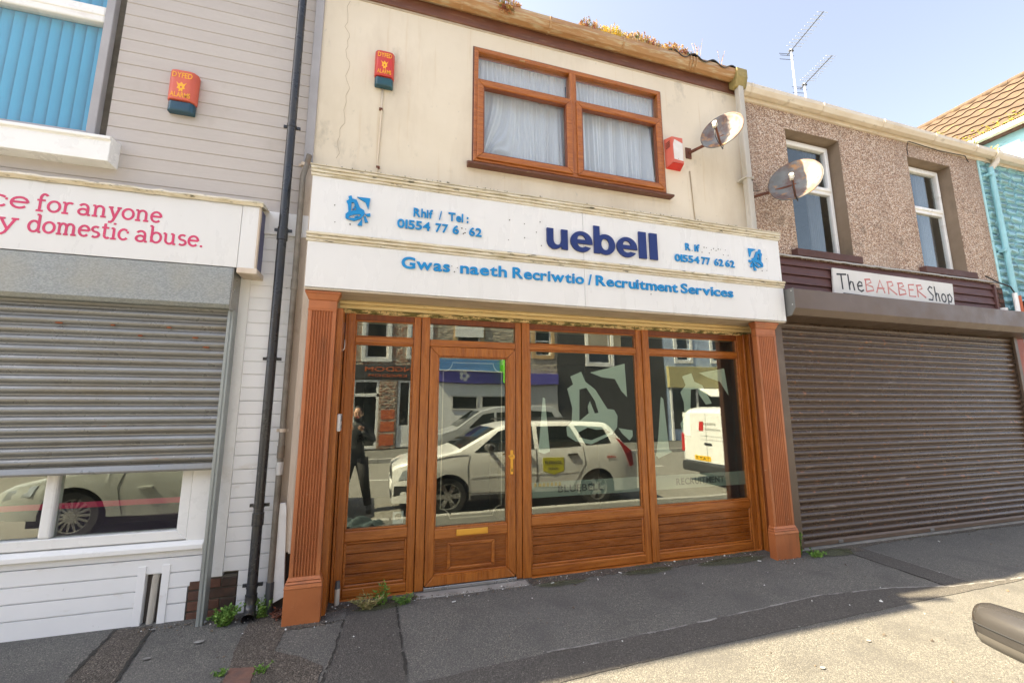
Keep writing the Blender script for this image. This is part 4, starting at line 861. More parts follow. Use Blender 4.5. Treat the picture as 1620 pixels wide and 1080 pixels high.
obj('brown_paper', MB().box(2.02, 2.45, .018, .020, 2.19, 2.34), M['paper'], sf); obj('sticker', MB().box(.125, .215, gy0, gy1, .555, .655), M['sticker'], sf, label='white square sticker'); obj('sticker_ring', MB().disc(.17, .612, .028, .0160, .0168), M['vinyl_letter'], sf)
# door
dr = obj('door', MB().frame(.403, 1.233, .030, 2.115, .078, -.030, .04, wb=.078, wt=.085), M['oak_v'], sf, bev=.011, seg=2)
obj('door_rail', MB().box(.481, 1.155, -.028, .04, .405, .495), M['oak_h'], dr, bev=.009, seg=2)
obj('door_pane', MB().box(.481, 1.155, .010, .015, .495, 2.03), M['glass'], dr)
obj('glazing_bead', MB().frame(.479, 1.157, .493, 2.032, .014, -.014, .02), M['oak_v'], dr, bev=.003)
obj('door_panel', MB().box(.481, 1.155, .0, .03, .108, .405), M['oak_panel'], dr)
obj('panel_bead', MB().frame(.60, 1.035, .135, .365, .030, -.012, .003), M['oak_h'], dr, bev=.009, seg=2)
obj('panel_bead', MB().frame(.479, 1.157, .106, .407, .014, -.012, .01), M['oak_h'], dr, bev=.003)
lp = []
x0, x1, z0, z1, q = .535, 1.105, .565, 1.975, .085
lp += [(x0 + q, z1)] ; lp += [(x1 - q, z1)] + arc(x1, z1, q, q, 180, 270, 6) + arc(x1, z0, q, q, 90, 180, 6) + arc(x0, z0, q, q, 0, 90, 6) + arc(x0, z1, q, q, 270, 360, 6)
obj('lead_line', MB().stroke(lp[:-1], .010, .0165, .0175, closed=True), mat('gilt_lead', (.42, .34, .26), .4), dr)
for a in (.003, .012): pass
obj('letterbox', MB().box(.675, .965, -.040, -.026, .425, .478), M['brass'], dr, bev=.004); obj('letterbox_flap', MB().box(.688, .952, -.044, -.040, .434, .470), M['brass'], dr, bev=.002)
hd = MB().box(1.180, 1.205, -.040, -.028, .93, 1.15).box(1.182, 1.203, -.052, -.040, .99, 1.002); hd.tube([(1.192, -.04, 1.10), (1.192, -.078, 1.10)], .009, 10); hd.tube([(1.19, -.078, 1.105), (1.145, -.082, 1.10)], [.010, .009], 10); hd.disc(1.192, 1.09, .028, -.046, -.04, 16)
obj('door_handle', hd, M['brass'], dr, bev=.002); obj('keyhole', MB().box(1.188, 1.197, -.0415, -.0402, .955, .98), M['hole'], dr)
obj('threshold', MB().box(.40, 1.236, -.045, .03, .0, .026), M['steel'], dr, bev=.002)
obj('transom', MB().box(.398, 1.238, -.018, .06, 2.118, 2.185), M['oak_h'], sf, bev=.009, seg=2); obj('head', MB().box(.398, 1.238, -.012, .06, 2.335, 2.40), M['oak_dark'], sf, bev=.004)
obj('pane', MB().box(.40, 1.236, .010, .015, 2.188, 2.33), M['glass'], sf)
room_box('interior', -.33, 4.10, .07, 4.2, .0, 2.44, M['room'], sf); obj('interior_floor', MB().box(-.32, 4.09, .075, 4.1, .001, .02), M['room_floor'], sf)
obj('reception_counter', MB().box(1.6, 3.2, 2.0, 2.5, .02, 1.05), mat('counter_wood', (.2, .13, .08), .6), loc=(2.4, 2.2, 0), label='plain reception counter dimly seen inside the shop', cat='counter', bev=.01)
M['step_concrete'] = mat('pale_worn_concrete', (.34, .33, .30), .85, c2=(.24, .235, .215), vs=5, bump=.003, bs=40, dirt=[((.10, .095, .08), 7, (1, 1, 1), .55, .7, .7)])
obj('step', MB().box(.325, 1.325, -.165, .03, -.06, -.002), M['step_concrete'], sf, bev=.012, seg=2)
obj('base_strip', MB().box(-.36, .325, -.10, .03, -.06, -.046), M['concrete'], sf, bev=.006); obj('base_strip', MB().box(1.325, 4.12, -.10, .03, -.07, -.046), M['concrete'], sf, bev=.006)
# pilasters: moulded base, fluted shaft, capital
for xa, xb, fl in ((-.612, -.400, 8), (3.985, 4.262, 9)):
    xm = (xa + xb) / 2; wd = xb - xa; g = -.015
    p = obj('pilaster', MB().box(xa + .004, xb - .004, -.29, -.235, .25, 2.50), M['pilaster'], sf)
    n = fl; fw_ = (wd - .050) / n
    fl_pts = [(xa, -.24), (xa, -.30), (xa + .018, -.302)]
    for i in range(n):
        c = xa + .025 + fw_ * (i + .5)
        fl_pts += [(c - fw_ * .36, -.302), (c - fw_ * .22, -.292), (c, -.288), (c + fw_ * .22, -.292), (c + fw_ * .36, -.302)]
    fl_pts += [(xb - .018, -.302), (xb, -.30), (xb, -.24)]
    obj('fluted_shaft', MB().extz(fl_pts, .31, 2.335), M['pilaster'], p)
    def collar_ring(z0, z1, d, nm, dd=None):
        dd = d if dd is None else dd
        b = MB(); v = [(xa - d, -.30 - d, z0), (xb + d, -.30 - d, z0), (xb + d, -.232, z0), (xa - d, -.232, z0), (xa - dd, -.30 - dd, z1), (xb + dd, -.30 - dd, z1), (xb + dd, -.232, z1), (xa - dd, -.232, z1)]
        b.add(v, [(0,3,2,1),(4,5,6,7),(0,1,5,4),(1,2,6,5),(2,3,7,6),(3,0,4,7)]); return obj(nm, b, M['pilaster'], p, bev=.003)
    collar_ring(2.335, 2.352, .004, 'neck'); collar_ring(2.352, 2.425, .001, 'capital'); collar_ring(2.425, 2.475, .004, 'capital', .026); collar_ring(2.475, 2.497, .030, 'capital')
    collar_ring(-.03, .235, .022, 'plinth'); collar_ring(.235, .262, .026, 'base_moulding', .020); collar_ring(.266, .282, .022, 'base_moulding', .012); collar_ring(.285, .31, .014, 'base_moulding', .002)
obj('edge_board', MB().box(-.705, -.62, -.06, .03, .42, 3.55), M['tan_board'], sf, bev=.004, label='stained off-white edge board')
obj('edge_board', MB().box(-.66, -.635, -.10, -.06, .42, 2.5), M['tan_board'], sf, bev=.003)
obj('edge_strip', MB().poly([(4.268, .13), (4.300, .13), (4.285, 1.15), (4.268, 1.15)], -.262, -.20), M['tan_board'], sf)
M['party_dark'] = M['groove']
ic = thing('intercom', (-.35, -.10, 1.42), 'small white door intercom on the brown lining left of the narrow pane', 'intercom')
obj('body', MB().box(-.352, -.326, -.225, -.075, 1.36, 1.50), M['sticker'], ic, bev=.006); obj('grille', MB().box(-.326, -.3235, -.205, -.095, 1.44, 1.485), M['grille_dark'], ic); obj('button', MB().box(-.326, -.3235, -.18, -.12, 1.385, 1.41), M['grille_dark'], ic)
cable('bell_wire', [(-.35, -.16, 2.03), (-.335, -.14, 2.05), (-.335, -.125, 2.09), (-.338, -.12, 2.13)], .004, M['sticker'], 'short curved white wire end on the brown lining under the roller slats')
cs = obj('conduit_stub', MB().tube([(-.285, -.085, -.04), (-.285, -.085, .12), (-.285, -.080, .16)], [.020, .020, .015], 12), M['pvc_beige'], loc=(-.285, -.085, -.04), smooth=40, label='short upright pale conduit stub at the foot of the narrow brown panel', cat='pipe stub')
obj('cap', MB().tube([(-.285, -.085, .12), (-.285, -.078, .175)], [.022, .017], 12), M['grey_pvc'], cs, smooth=40)

# red steel box on the cream wall
rb = thing('alarm_box', (3.27, 0, 4.36), 'faded salmon red sounder box with peeling white sticker beside the first dish', 'sounder box')
xa, xb, z0, z1, dpp = 3.155, 3.365, 4.40, 4.780, .11
obj('side', MB().add([(xa, 0, z0 - .0), (xa, 0, z1), (xa + .03, -dpp, z1 - .02), (xa + .03, -dpp, z0 + .03), (xb, 0, z0), (xb, 0, z1), (xb - .03, -dpp, z1 - .02), (xb - .03, -dpp, z0 + .03)],
    [(0, 3, 2, 1), (4, 5, 6, 7), (1, 2, 6, 5), (3, 7, 6, 2)]), M['salmon'], rb)
obj('base', MB().add([(xa, 0, z0 - .003), (xb, 0, z0 - .003), (xb - .03, -dpp, z0 + .027), (xa + .03, -dpp, z0 + .027)], [(0, 1, 2, 3)]), M['bright_red'], rb, label='bright red underside')
obj('sticker', MB().add([(xa + .045, -dpp - .002, z0 + .07), (xb - .035, -dpp - .002, z0 + .06), (xb - .033, -dpp - .002, z1 - .09), (xa + .06, -dpp - .002, z1 - .05), (xa + .04, -dpp - .002, z1 - .12)], [(0, 1, 2, 3, 4)]), mat('peeling_sticker', (.66, .64, .60), .6, c2=(.72, .71, .69), vs=9, dirt=[((.30, .12, .07), 14, (1, 1, 1), .64, .70, .8)]), rb)
for k in range(4):
    z = z1 - .075 - k * .022; mb = MB(); P = [Vector((xa + .004 + .006, -dpp * .25, z)), Vector((xa + .004 + .020, -dpp * .75, z + .012))]
    obj('slot', MB().tube([(p.x - .006, p.y, p.z) for p in P], .0035, 6), M['hole'], rb)

# satellite dishes
def dish(cx, cy, cz, rw, rh, mount, label, seed):
    t = thing('satellite_dish', (mount[0], mount[1], mount[2]), label, 'satellite dish', 'rusty satellite dishes')
    ax = Vector((-.80, -.50, .37)).normalized(); up = Vector((0, 0, 1)); sx = ax.cross(up).normalized(); sy = sx.cross(ax).normalized()
    C = Vector((cx, cy, cz)); n = 36; vs = []; fs = []
    for ring in range(9):
        r = ring / 8
        for k in range(n):
            a = 2 * pi * k / n
            vs.append(C + sx * (rw * r * math.cos(a)) + sy * (rh * r * math.sin(a)) + ax * (.075 * (r * r - 1)))
    for ring in range(8):
        for k in range(n): fs.append((ring * n + k, ring * n + (k + 1) % n, (ring + 1) * n + (k + 1) % n, (ring + 1) * n + k))
    d = obj('reflector', MB().add(vs, fs), M['dish'], t, smooth=True); s = d.modifiers.new('thickness', 'SOLIDIFY'); s.thickness = .006; s.offset = -1
    obj('rim', MB().tube([C + sx * (rw * math.cos(2*pi*k/n)) + sy * (rh * math.sin(2*pi*k/n)) for k in range(n + 1)], .0065, 6), M['dish'], t, smooth=True)
    low = C - sy * rh * .93; head = C + ax * .24 - sy * .17
    obj('arm', MB().tube([low, low + ax * .05, head], .012, 8), M['rust'], t, smooth=40)
    lb = MB(); lb.tube([head - ax * .03, head + ax * .02], .026, 12).tube([head + ax * .0 + sy * .01, head - sy * .075 + ax * .01], .019, 8)
    obj('receiver', lb, mat('aged_plastic_' + str(seed), (.62, .58, .48), .6), t, smooth=40)
    bk = C - ax * .085
    obj('bracket', MB().tube([Vector(mount), Vector(mount) + (bk - Vector(mount)) * .5, bk], .019, 8).box(mount[0] - .04, mount[0] + .04, mount[1] - .0, mount[1] + .012, mount[2] - .07, mount[2] + .07), M['rust'], t, smooth=40)
    h2 = head - sy * .07; obj('lead', MB().tube([h2, h2 - Vector((0, 0, .10)), h2 - Vector((-.03, 0, .17)), low - Vector((-.02, 0, .05)), bk], .005, 6), M['cable_black'], t, smooth=True)
dish(3.69, -.36, 4.775, .235, .27, (3.50, -.012, 4.66), 'smaller rusty satellite dish on the cream wall beside the red sounder box', 1)
dish(4.70, -.40, 4.29, .285, .315, (4.40, -.012, 4.20), 'larger rusty satellite dish in front of the pebble dashed wall by the first white window', 2)
cable('dish_cable', [(4.30, -.16, 4.36), (4.36, -.10, 4.33), (4.42, -.06, 4.27), (4.47, -.12, 4.26)], .005, M['cable_black'], 'black cable running from the grey downpipe to the larger dish')
cable('dish_cable', [(4.40, -.02, 4.15), (4.40, -.02, 4.0), (4.42, -.012, 3.8), (4.42, -.012, 3.55)], .005, M['cable_black'], 'black cable dropping down the pebble dash below the larger dish')

# ================================================================== PEBBLE DASHED HOUSE (right)
hc = thing('terraced_house', (7, 0, 0), 'right house with pebble dashed wall, two white windows and brown shuttered barber shop', 'house')
mb = MB(); wall_holes(mb, 4.47, 9.315, 3.40, 5.72, [(5.14, 6.15, 3.57, 5.345), (7.58, 8.58, 3.57, 5.37)], 0, .24); obj('wall', mb, M['pebble'], hc)
obj('wall_lower', MB().box(4.42, 9.0, .0, .2, 0, 3.40), M['mortar'], hc)
obj('roof', MB().ext([(.02, 5.70), (.02, 5.74), (4.2, 8.5), (8.4, 5.86), (8.4, 5.8), (4.2, 8.42)], 4.40, 9.32), M['slate'], hc)
for wi, (a, b, z0, z1, lab) in enumerate(((5.14, 6.15, 3.57, 5.345, 'first'), (7.58, 8.58, 3.57, 5.37, 'second'))):
    rv = MB(); wall_holes(rv, a - .001, b + .001, z0, z1 + .001, [(a + .004, b - .004, z0 + .002, z1 - .004)], .004, .19); obj('reveal', rv, M['reveal'], hc)
    wf = obj('window_frame', MB().frame(a + .03, b - .03, z0 + .03, z1 - .03, .055, .15, .21), M['white_upvc'], hc, bev=.006)
    zt = 4.56
    obj('transom', MB().box(a + .085, b - .085, .15, .21, zt, zt + .055), M['white_upvc'], wf, bev=.005)
    obj('sash', MB().frame(a + .07, b - .07, zt + .05, z1 - .07, .05, .130, .20), M['white_upvc'], wf, bev=.008)
    obj('pane', MB().box(a + .12, b - .12, .172, .176, zt + .10, z1 - .12), M['glass_up'], wf); obj('pane', MB().box(a + .085, b - .085, .180, .184, z0 + .08, zt), M['glass_up'], wf)
    obj('sill', MB().box(a - .12, b + .04, -.085, .18, 3.475, 3.572), M['brown_stone_sill'], hc, bev=.008, seg=2)
    cu = thing('curtain', (b - .3, .3, 3.6), 'grey drawn-back curtain inside the %s white window of the pebble dashed house' % lab, 'curtain')
    P = MB(); n = 40; x0, x1 = b - .36, b - .10
    P.add([(x0 + (x1 - x0) * i / n, .30 + .02 * math.sin(i * 1.15), zz) for zz in (3.6, 5.4) for i in range(n + 1)], [(i, i + 1, i + n + 2, i + n + 1) for i in range(n)])
    obj('cloth', P, M['drape'], cu, smooth=True)
room_box('room', 4.9, 9.0, .245, 3.4, 3.45, 5.6, M['room_blue'], hc)
obj('fascia_board', MB().box(4.385, 9.64, -.03, .05, 5.60, 5.79), M['gutter_cream'], hc, bev=.004)
g2 = thing('gutter', (7, -.1, 5.7), 'stained white plastic gutter along the pebble dashed house', 'gutter')
obj('channel', MB().ext(gutter_prof(-.03, 5.655, .125, .095), 4.375, 9.6), M['gutter_cream'], g2, smooth=30)
for x in (4.46, 5.72, 6.92, 8.05, 9.05): obj('bracket', MB().ext([(p[0] - (.004 if p[0] < -.1 else 0), p[1] - .004) for p in gutter_prof(-.03, 5.655, .132, .095)], x, x + .025), M['gutter_cream'], g2, smooth=30)
cable('aerial_cable', [(7.62, -.035, 5.60), (8.3, -.036, 5.57), (8.95, -.034, 5.60), (9.02, -.03, 5.50)], .006, M['cable_black'], 'dark cable slung along the white fascia above the second window')
cable('aerial_cable', [(7.60, -.035, 5.60), (7.60, -.006, 5.5), (7.60, -.006, 5.38)], .005, M['cable_black'], 'short dark cable dropping to the top of the second white window')
# peeling maroon boards and lead flashing over the barber shop
cb = [(3.335, 3.445), (3.215, 3.335), (3.095, 3.215), (2.975, 3.095), (2.86, 2.975)]
for k, (z0, z1) in enumerate(cb):
    for a, b in ((4.40, 6.1), (6.103, 8.97)): obj('timber_board', MB().ext([(.0, z0), (-.062, z0 + .002), (-.064, z0 + .010), (-.040, z1 - .003), (.0, z1 - .001)], a, b), M['maroon'], hc, bev=.002)
obj('end_board', MB().box(8.975, 9.02, -.08, 0, 2.85, 3.42), M['maroon'], hc, bev=.003)
fl_ = MB(); n = 60; vs = []
for i in range(n + 1):
    x = 4.40 + (9.12 - 4.40) * i / n; j = random.uniform(-.006, .006)
    vs += [(x, .0, 3.50 + j * .3), (x, -.045, 3.478 + j), (x, -.088 + j, 3.462 + j), (x, -.086 + j, 3.44 + j * 1.5)]
fl_.add(vs, [(4 * i + k, 4 * i + k + 1, 4 * i + k + 5, 4 * i + k + 4) for i in range(n) for k in range(3)])
fo = obj('lead_flashing', fl_, M['lead'], hc, smooth=True); q = fo.modifiers.new('t', 'SOLIDIFY'); q.thickness = .005
# barber sign
bs_ = thing('shop_sign', (6.75, -.08, 3.0), 'narrow white barber shop sign with handwritten black and red letters', 'shop sign')
obj('sign_panel', MB().poly([(5.55, 2.93), (7.93, 2.93), (7.965, 3.335), (5.585, 3.355)], -.092, -.070), mat('weathered_sign_white', (.70, .69, .66), .5, c2=(.62, .60, .55), vs=2, dirt=[((.45, .36, .26), 3, (2, 1, .5), .60, .75, .5)]), bs_, bev=.002)
for tx, a, b, m_ in (('The', 5.64, 6.13, 'black_paint'), ('BARBER', 6.14, 7.345, 'red_print'), ('Shop', 7.38, 7.915, 'black_paint')):
    for ch, mb in stroke_letters(tx, HAND, a, b, 3.075 if tx != 'Shop' else 3.045, .122 if tx == 'BARBER' else .140, -.0925, .024 if tx != 'BARBER' else .022, .001): obj('letter', mb, M[m_], bs_)
obj('black_strip', MB().poly([(5.72, 2.94), (7.82, 2.94), (7.82, 2.985), (5.72, 3.03)], -.0945, -.0925), M['black_paint'], bs_)
mb = MB(); flat_text(mb, '01554 752402', 7.45, 7.80, 2.955, .022, -.0962, -.0947, .015); obj('lettering', mb, M['sticker'], bs_)
# brown shutter
r2 = thing('roller_shutter', (6.8, -.2, 0), 'wide dark brown roller shutter fully closed over the barber shop', 'roller shutter')
obj('housing', MB().ext([(-.45, 2.885), (-.45, 2.66), (-.40, 2.585), (-.06, 2.565), (-.06, 2.90)], 4.42, 9.35), M['brown_steel'], r2, bev=.004)
obj('housing_end', MB().ext([(-.455, 2.89), (-.455, 2.655), (-.403, 2.578), (-.05, 2.56), (-.05, 2.905)], 4.408, 4.419), mat('grey_brown_plate', (.16, .16, .15), .4, metal=.2), r2, bev=.002)
for y, z in ((-.43, 2.86), (-.43, 2.70), (-.12, 2.86)): obj('rivet', MB().tube([(4.404, y, z), (4.409, y, z)], .006, 8), M['sticker'], r2)
gp = lambda a, b, s: [(a, -.185), (b, -.185), (b, -.03), (a, -.03)]
obj('guide', MB().extz([(4.395, -.185), (4.50, -.185), (4.50, -.155), (4.47, -.15), (4.47, -.03), (4.395, -.03)], -.005, 2.57), M['brown_steel'], r2, bev=.003)
obj('guide', MB().extz([(8.975, -.185), (9.05, -.185), (9.05, -.03), (8.99, -.03), (8.99, -.15), (8.975, -.155)], -.005, 2.57), M['brown_steel'], r2, bev=.003)
sb = slat_mesh(-2.27, 2.27, .0757, .022, M['brown_slat'])
for k in range(33): inst('slat', sb, r2, (6.74, -.125 + random.uniform(-.004, .003), .075 + k * .0757), (random.uniform(-.04, .04), random.uniform(-.0006, .0006), 0))
obj('bottom_bar', MB().ext([(-.155, .012), (-.155, .055), (-.14, .072), (-.11, .072), (-.11, .012)], 4.475, 9.0), M['brown_steel'], r2, bev=.003)
obj('threshold_strip', MB().box(4.44, 9.1, -.20, -.02, -.02, .008), M['concrete'], r2, bev=.004)
for x in (5.05, 6.6): obj('bottom_lock', MB().box(x, x + .07, -.162, -.155, .018, .05), M['galv_slat'], r2, bev=.002)

# ================================================================== BLUE STONE HOUSE (far right)
hd_ = thing('terraced_house', (11, 0, 0), 'far right house of light blue painted rubble stone with tiled gable roof', 'house')
obj('wall', MB().box(9.315, 16, .012, .3, 0, 5.70), M['blue_mortar'], hd_)
stones = []
for sidx in range(7):
    n = 9; P = []; rr = random.Random(100 + sidx)
    for k in range(n):
        a = 2 * pi * k / n; sq = 1 / max(abs(math.cos(a)), abs(math.sin(a))) * .86; P.append((.5 * sq * math.cos(a) * rr.uniform(.88, 1), .5 * sq * math.sin(a) * rr.uniform(.86, 1)))
    m_ = MB(); V = [(x, .02, z) for x, z in P] + [(x * .93, -.012 - rr.random() * .01, z * .88) for x, z in P]; m_.add(V, [(i, (i + 1) % n, (i + 1) % n + n, i + n) for i in range(n)] + [tuple(range(n, 2 * n))])
    stones.append(mesh_of(m_, M['blue_stone'], Vector((0, 0, 0)), 'stone', smooth=40))
rr = random.Random(11); z = 2.66; cnt = 0
while z < 5.62:
    h = rr.uniform(.085, .15); x = 9.30 + rr.uniform(.0, .06)
    while x < 11.3:
        wd = rr.uniform(.16, .38); s = inst('stone', stones[rr.randrange(7)], hd_, (x + wd / 2, .012, z + h / 2)); s.scale = (wd * .99, rr.uniform(.8, 1.8), h * .98); s.rotation_euler = (0, R(rr.uniform(-2.5, 2.5)), 0); x += wd; cnt += 1
    z += h
obj('edge_bead', MB().box(9.305, 9.335, -.018, .02, 3.42, 5.60), M['blue_stone'], hd_, bev=.005)
obj('fascia_board', MB().box(9.645, 16, -.03, .05, 5.60, 5.79), M['gutter_cream'], hd_, bev=.004)
g3 = thing('gutter', (12, -.1, 5.7), 'stained white gutter on the blue stone house', 'gutter')
obj('channel', MB().ext(gutter_prof(-.03, 5.64, .125, .095), 9.66, 16), M['gutter_cream'], g3, smooth=30)
obj('joint', MB().ext([(p[0] - .006, p[1] - .006) for p in gutter_prof(-.03, 5.65, .137, .10)], 9.55, 9.68), M['gutter_cream'], g3, smooth=30)
t = thing('drainpipe', (9.5, -.07, 2.6), 'light blue painted drainpipe on the blue stone house', 'drainpipe')
obj('swan_neck', MB().tube([(9.62, -.10, 5.66), (9.62, -.10, 5.58), (9.54, -.07, 5.48), (9.50, -.065, 5.44)], .042, 12), M['gutter_cream'], t, smooth=40)
obj('pipe', MB().tube([(9.50, -.065, 5.47), (9.50, -.065, 2.9), (9.50, -.065, 2.55)], .038, 14), M['blue_pipe'], t, smooth=40)
for z in (5.32, 4.0): obj('pipe_clip', MB().box(9.42, 9.58, -.09, .0, z, z + .05), M['blue_pipe'], t, bev=.005)
# gable wing with tiled roof
obj('wing_wall', MB().box(11.5, 16.5, .02, 7, 5.4, 6.95).box(11.502, 11.8, -.0, .02, 5.7, 6.95), M['blue_stone'], hd_)
obj('gable', MB().poly([(11.5, 6.95), (16.5, 6.95), (14.0, 9.1)], .0, .2), M['blue_stone'], hd_)
ex, ez = 11.36, 6.93; rx, rzz = 14.05, 9.20; LL = math.hypot(rx - ex, rzz - ez); ang = math.atan2(rzz - ez, rx - ex)
tl = MB(); n = 10; W = .30; H = LL / 8 + .03
pr = [(W * i / n, .017 * math.sin(2 * pi * i / n + .6) + .02) for i in range(n + 1)]
# local: X up the slope, Y along the eave, Z normal
vs = [(0, p[0], p[1] + .012) for p in pr] + [(H, p[0], p[1] - .018) for p in pr] + [(0, p[0], p[1] - .030) for p in pr]
tl.add(vs, [(i, i + 1, i + n + 2, i + n + 1) for i in range(n)] + [(i, i + 2 * n + 2, i + 2 * n + 3, i + 1) for i in range(n)])
tle = mesh_of(tl, M['tile'], Vector((0, 0, 0)), 'roof_tile', smooth=50)
for r in range(8):
    for k in range(20):
        d = r * LL / 8
        inst('roof_tile', tle, hd_, (ex + d * math.cos(ang), -.12 + k * W, ez + .02 + d * math.sin(ang)), (0, -ang, 0))
obj('roof_deck', MB().add([(ex, -.1, ez), (rx, -.1, rzz), (rx, 6.2, rzz), (ex, 6.2, ez), (16.6, -.1, 6.93), (16.6, 6.2, 6.93)], [(0, 1, 2, 3), (1, 4, 5, 2)]), M['tile'], hd_)
for k in range(14): obj('ridge_tile', MB().tube([(rx, -.12 + k * .45, rzz + .0), (rx, -.12 + k * .45 + .445, rzz + .005)], .10, 10), M['tile'], hd_, smooth=40)
obj('eave_gutter', MB().box(ex - .10, ex + .02, -.15, 6.2, ez - .10, ez - .0), M['gutter_cream'], hd_, bev=.02, seg=2); obj('eave_board', MB().box(ex + .02, 11.5, -.1, 6.2, ez - .12, ez - .06), M['brown_fascia'], hd_)
obj('side_window_and_slab', MB().box(11.485, 11.497, .30, .62, 6.0, 6.62), M['white_upvc'], hd_)  # only a plain white slab set on the wing's side wall, no glass
mb = MB(); rr = random.Random(9)
for k in range(420):
    y = rr.uniform(0.0, 6); x = ex + rr.random() ** 3 * .5; z = ez + (x - ex) * math.tan(ang) + .06; s = rr.uniform(.01, .035); v = [(x + s * math.cos(a) * rr.uniform(.6, 1.1), y + s * math.sin(a), z) for a in (0, 1.2, 2.5, 3.8, 5.1)]; mb.add(v + [(x, y, z + s * .8)], [(i, (i + 1) % 5, 5) for i in range(5)])
M['lichen'] = mat('yellow_lichen', (.36, .29, .03), .95, c2=(.18, .17, .03), vs=18)
obj('lichen', mb, M['lichen'], hd_, kind='stuff')
# sliver of the blue house's shopfront beyond the brown shutter
obj('door_post', MB().box(9.16, 9.42, -.10, .01, 0, 2.62), mat('orange_brown_post', (.34, .075, .03), .5, c2=(.27, .055, .025)), hd_, bev=.006); obj('white_post', MB().box(9.06, 9.13, -.12, .01, 0, 3.05), M['white_upvc'], hd_, bev=.004)
obj('brick_return', MB().box(9.03, 9.30, -.02, .012, 2.62, 3.40), M['brick_dark'], hd_)
for k in range(9):
    for x in (9.05,) if k % 2 else (9.03, 9.16): obj('brick', MB().box(x, x + .115, -.034, -.0, 2.70 + k * .075, 2.765 + k * .075), M['brick_red'], hd_, bev=.004)
obj('white_pipe', MB().tube([(9.27, -.16, 2.75), (9.27, -.16, 3.28)], .03, 12), M['white_upvc'], hd_, smooth=40); obj('orange_pipe', MB().tube([(9.36, -.16, 2.75), (9.36, -.16, 3.24)], .028, 12), mat('orange_pipe', (.55, .14, .06), .5), hd_, smooth=40)
bx = thing('sign_box', (9.9, -.2, 2.7), 'pale blue sign box with dark edge on the blue stone house', 'sign box'); obj('face', MB().box(9.50, 11.5, -.30, -.06, 2.72, 3.16), M['blue_pipe'], bx, bev=.004); obj('edging', MB().frame(9.485, 11.5, 2.705, 3.175, .02, -.31, -.05), M['cable_black'], bx)
cable('stray_cable', [(8.78, -.09, 3.53), (9.0, -.12, 3.44), (9.22, -.15, 3.38), (9.30, -.16, 3.25)], .010, M['cable_black'], 'thick black cable crossing from the flashing to the blue drainpipe')

# ================================================================== TV AERIALS
def aerial(base, zt, blen, label, pitch=.0):
    t = thing('tv_aerial', base, label, 'tv aerial', 'tv aerials on the roof'); top = Vector((base[0], base[1], zt))
    obj('mast', MB().tube([base, top], .019, 8), mat('bright_alloy', (.72, .72, .72), .35, metal=.3) if 'bright_alloy' not in bpy.data.materials else bpy.data.materials['bright_alloy'], t, smooth=40)
    d = Vector((-.207, -.978, pitch)).normalized(); s = d.cross(Vector((0, 0, 1))).normalized(); al = bpy.data.materials['bright_alloy']; b0 = top - d * .12 - Vector((0, 0, .04))
    obj('boom', MB().tube([b0, b0 + d * blen], .010, 6), M['grey_pvc'], t)
    for k in range(11): c = b0 + d * (.22 + k * (blen - .24) / 10); w_ = .17 - .006 * k; obj('element', MB().tube([c - s * w_ + Vector((0, 0, .012)), c + s * w_ + Vector((0, 0, .012))], .0055, 5), al, t)
    rf = MB()
    for q in (-.07, 0, .07): rf.tube([b0 + Vector((0, 0, q)) - s * .16 - d * abs(q) * .4, b0 + Vector((0, 0, q)) + s * .16 - d * abs(q) * .4], .006, 5)
    rf.tube([b0 + d * .12 - s * .05, b0 + d * .12 + s * .05], .022, 8); obj('reflector', rf, M['grey_pvc'], t)
aerial((8.15, 2.0, 6.9), 9.22, 1.0, 'taller bright aerial with its boom pointing towards the street', .05)
aerial((8.42, 2.0, 6.9), 8.46, .85, 'shorter bright aerial just below and right of the taller one', .05)

# ================================================================== PLANTS AND LITTER
def leaf(mb, c, d, L, W, rr):
    d = d.normalized(); s = d.cross(Vector((rr.uniform(-1, 1), rr.uniform(-1, 1), rr.uniform(-.4, 1)))).normalized(); m_ = c + d * L * .5; n = d.cross(s) * L * .15
    mb.add([c, m_ + s * W + n, c + d * L, m_ - s * W + n], [(0, 1, 2, 3)])
def varied(name, cols, sc, rough=.7, tr=.0):
    m = cell_mat(name, [(i / (len(cols) - 1), c) for i, c in enumerate(cols)], sc, rough, 0); return m
M['sedum'] = varied('sedum_leaves', [(.26, .05, .03), (.50, .20, .08), (.60, .40, .08), (.62, .46, .28), (.20, .22, .05), (.36, .09, .05), (.60, .48, .14)], 26)
M['sedum_y'] = varied('yellow_sedum', [(.70, .50, .02), (.55, .42, .03), (.80, .62, .10), (.45, .18, .05)], 26)
M['weed'] = varied('weed_leaves', [(.055, .13, .018), (.10, .21, .025), (.17, .29, .05), (.045, .09, .014)], 30)
M['dry'] = varied('dry_grass', [(.40, .33, .14), (.28, .24, .10), (.20, .25, .06)], 30)
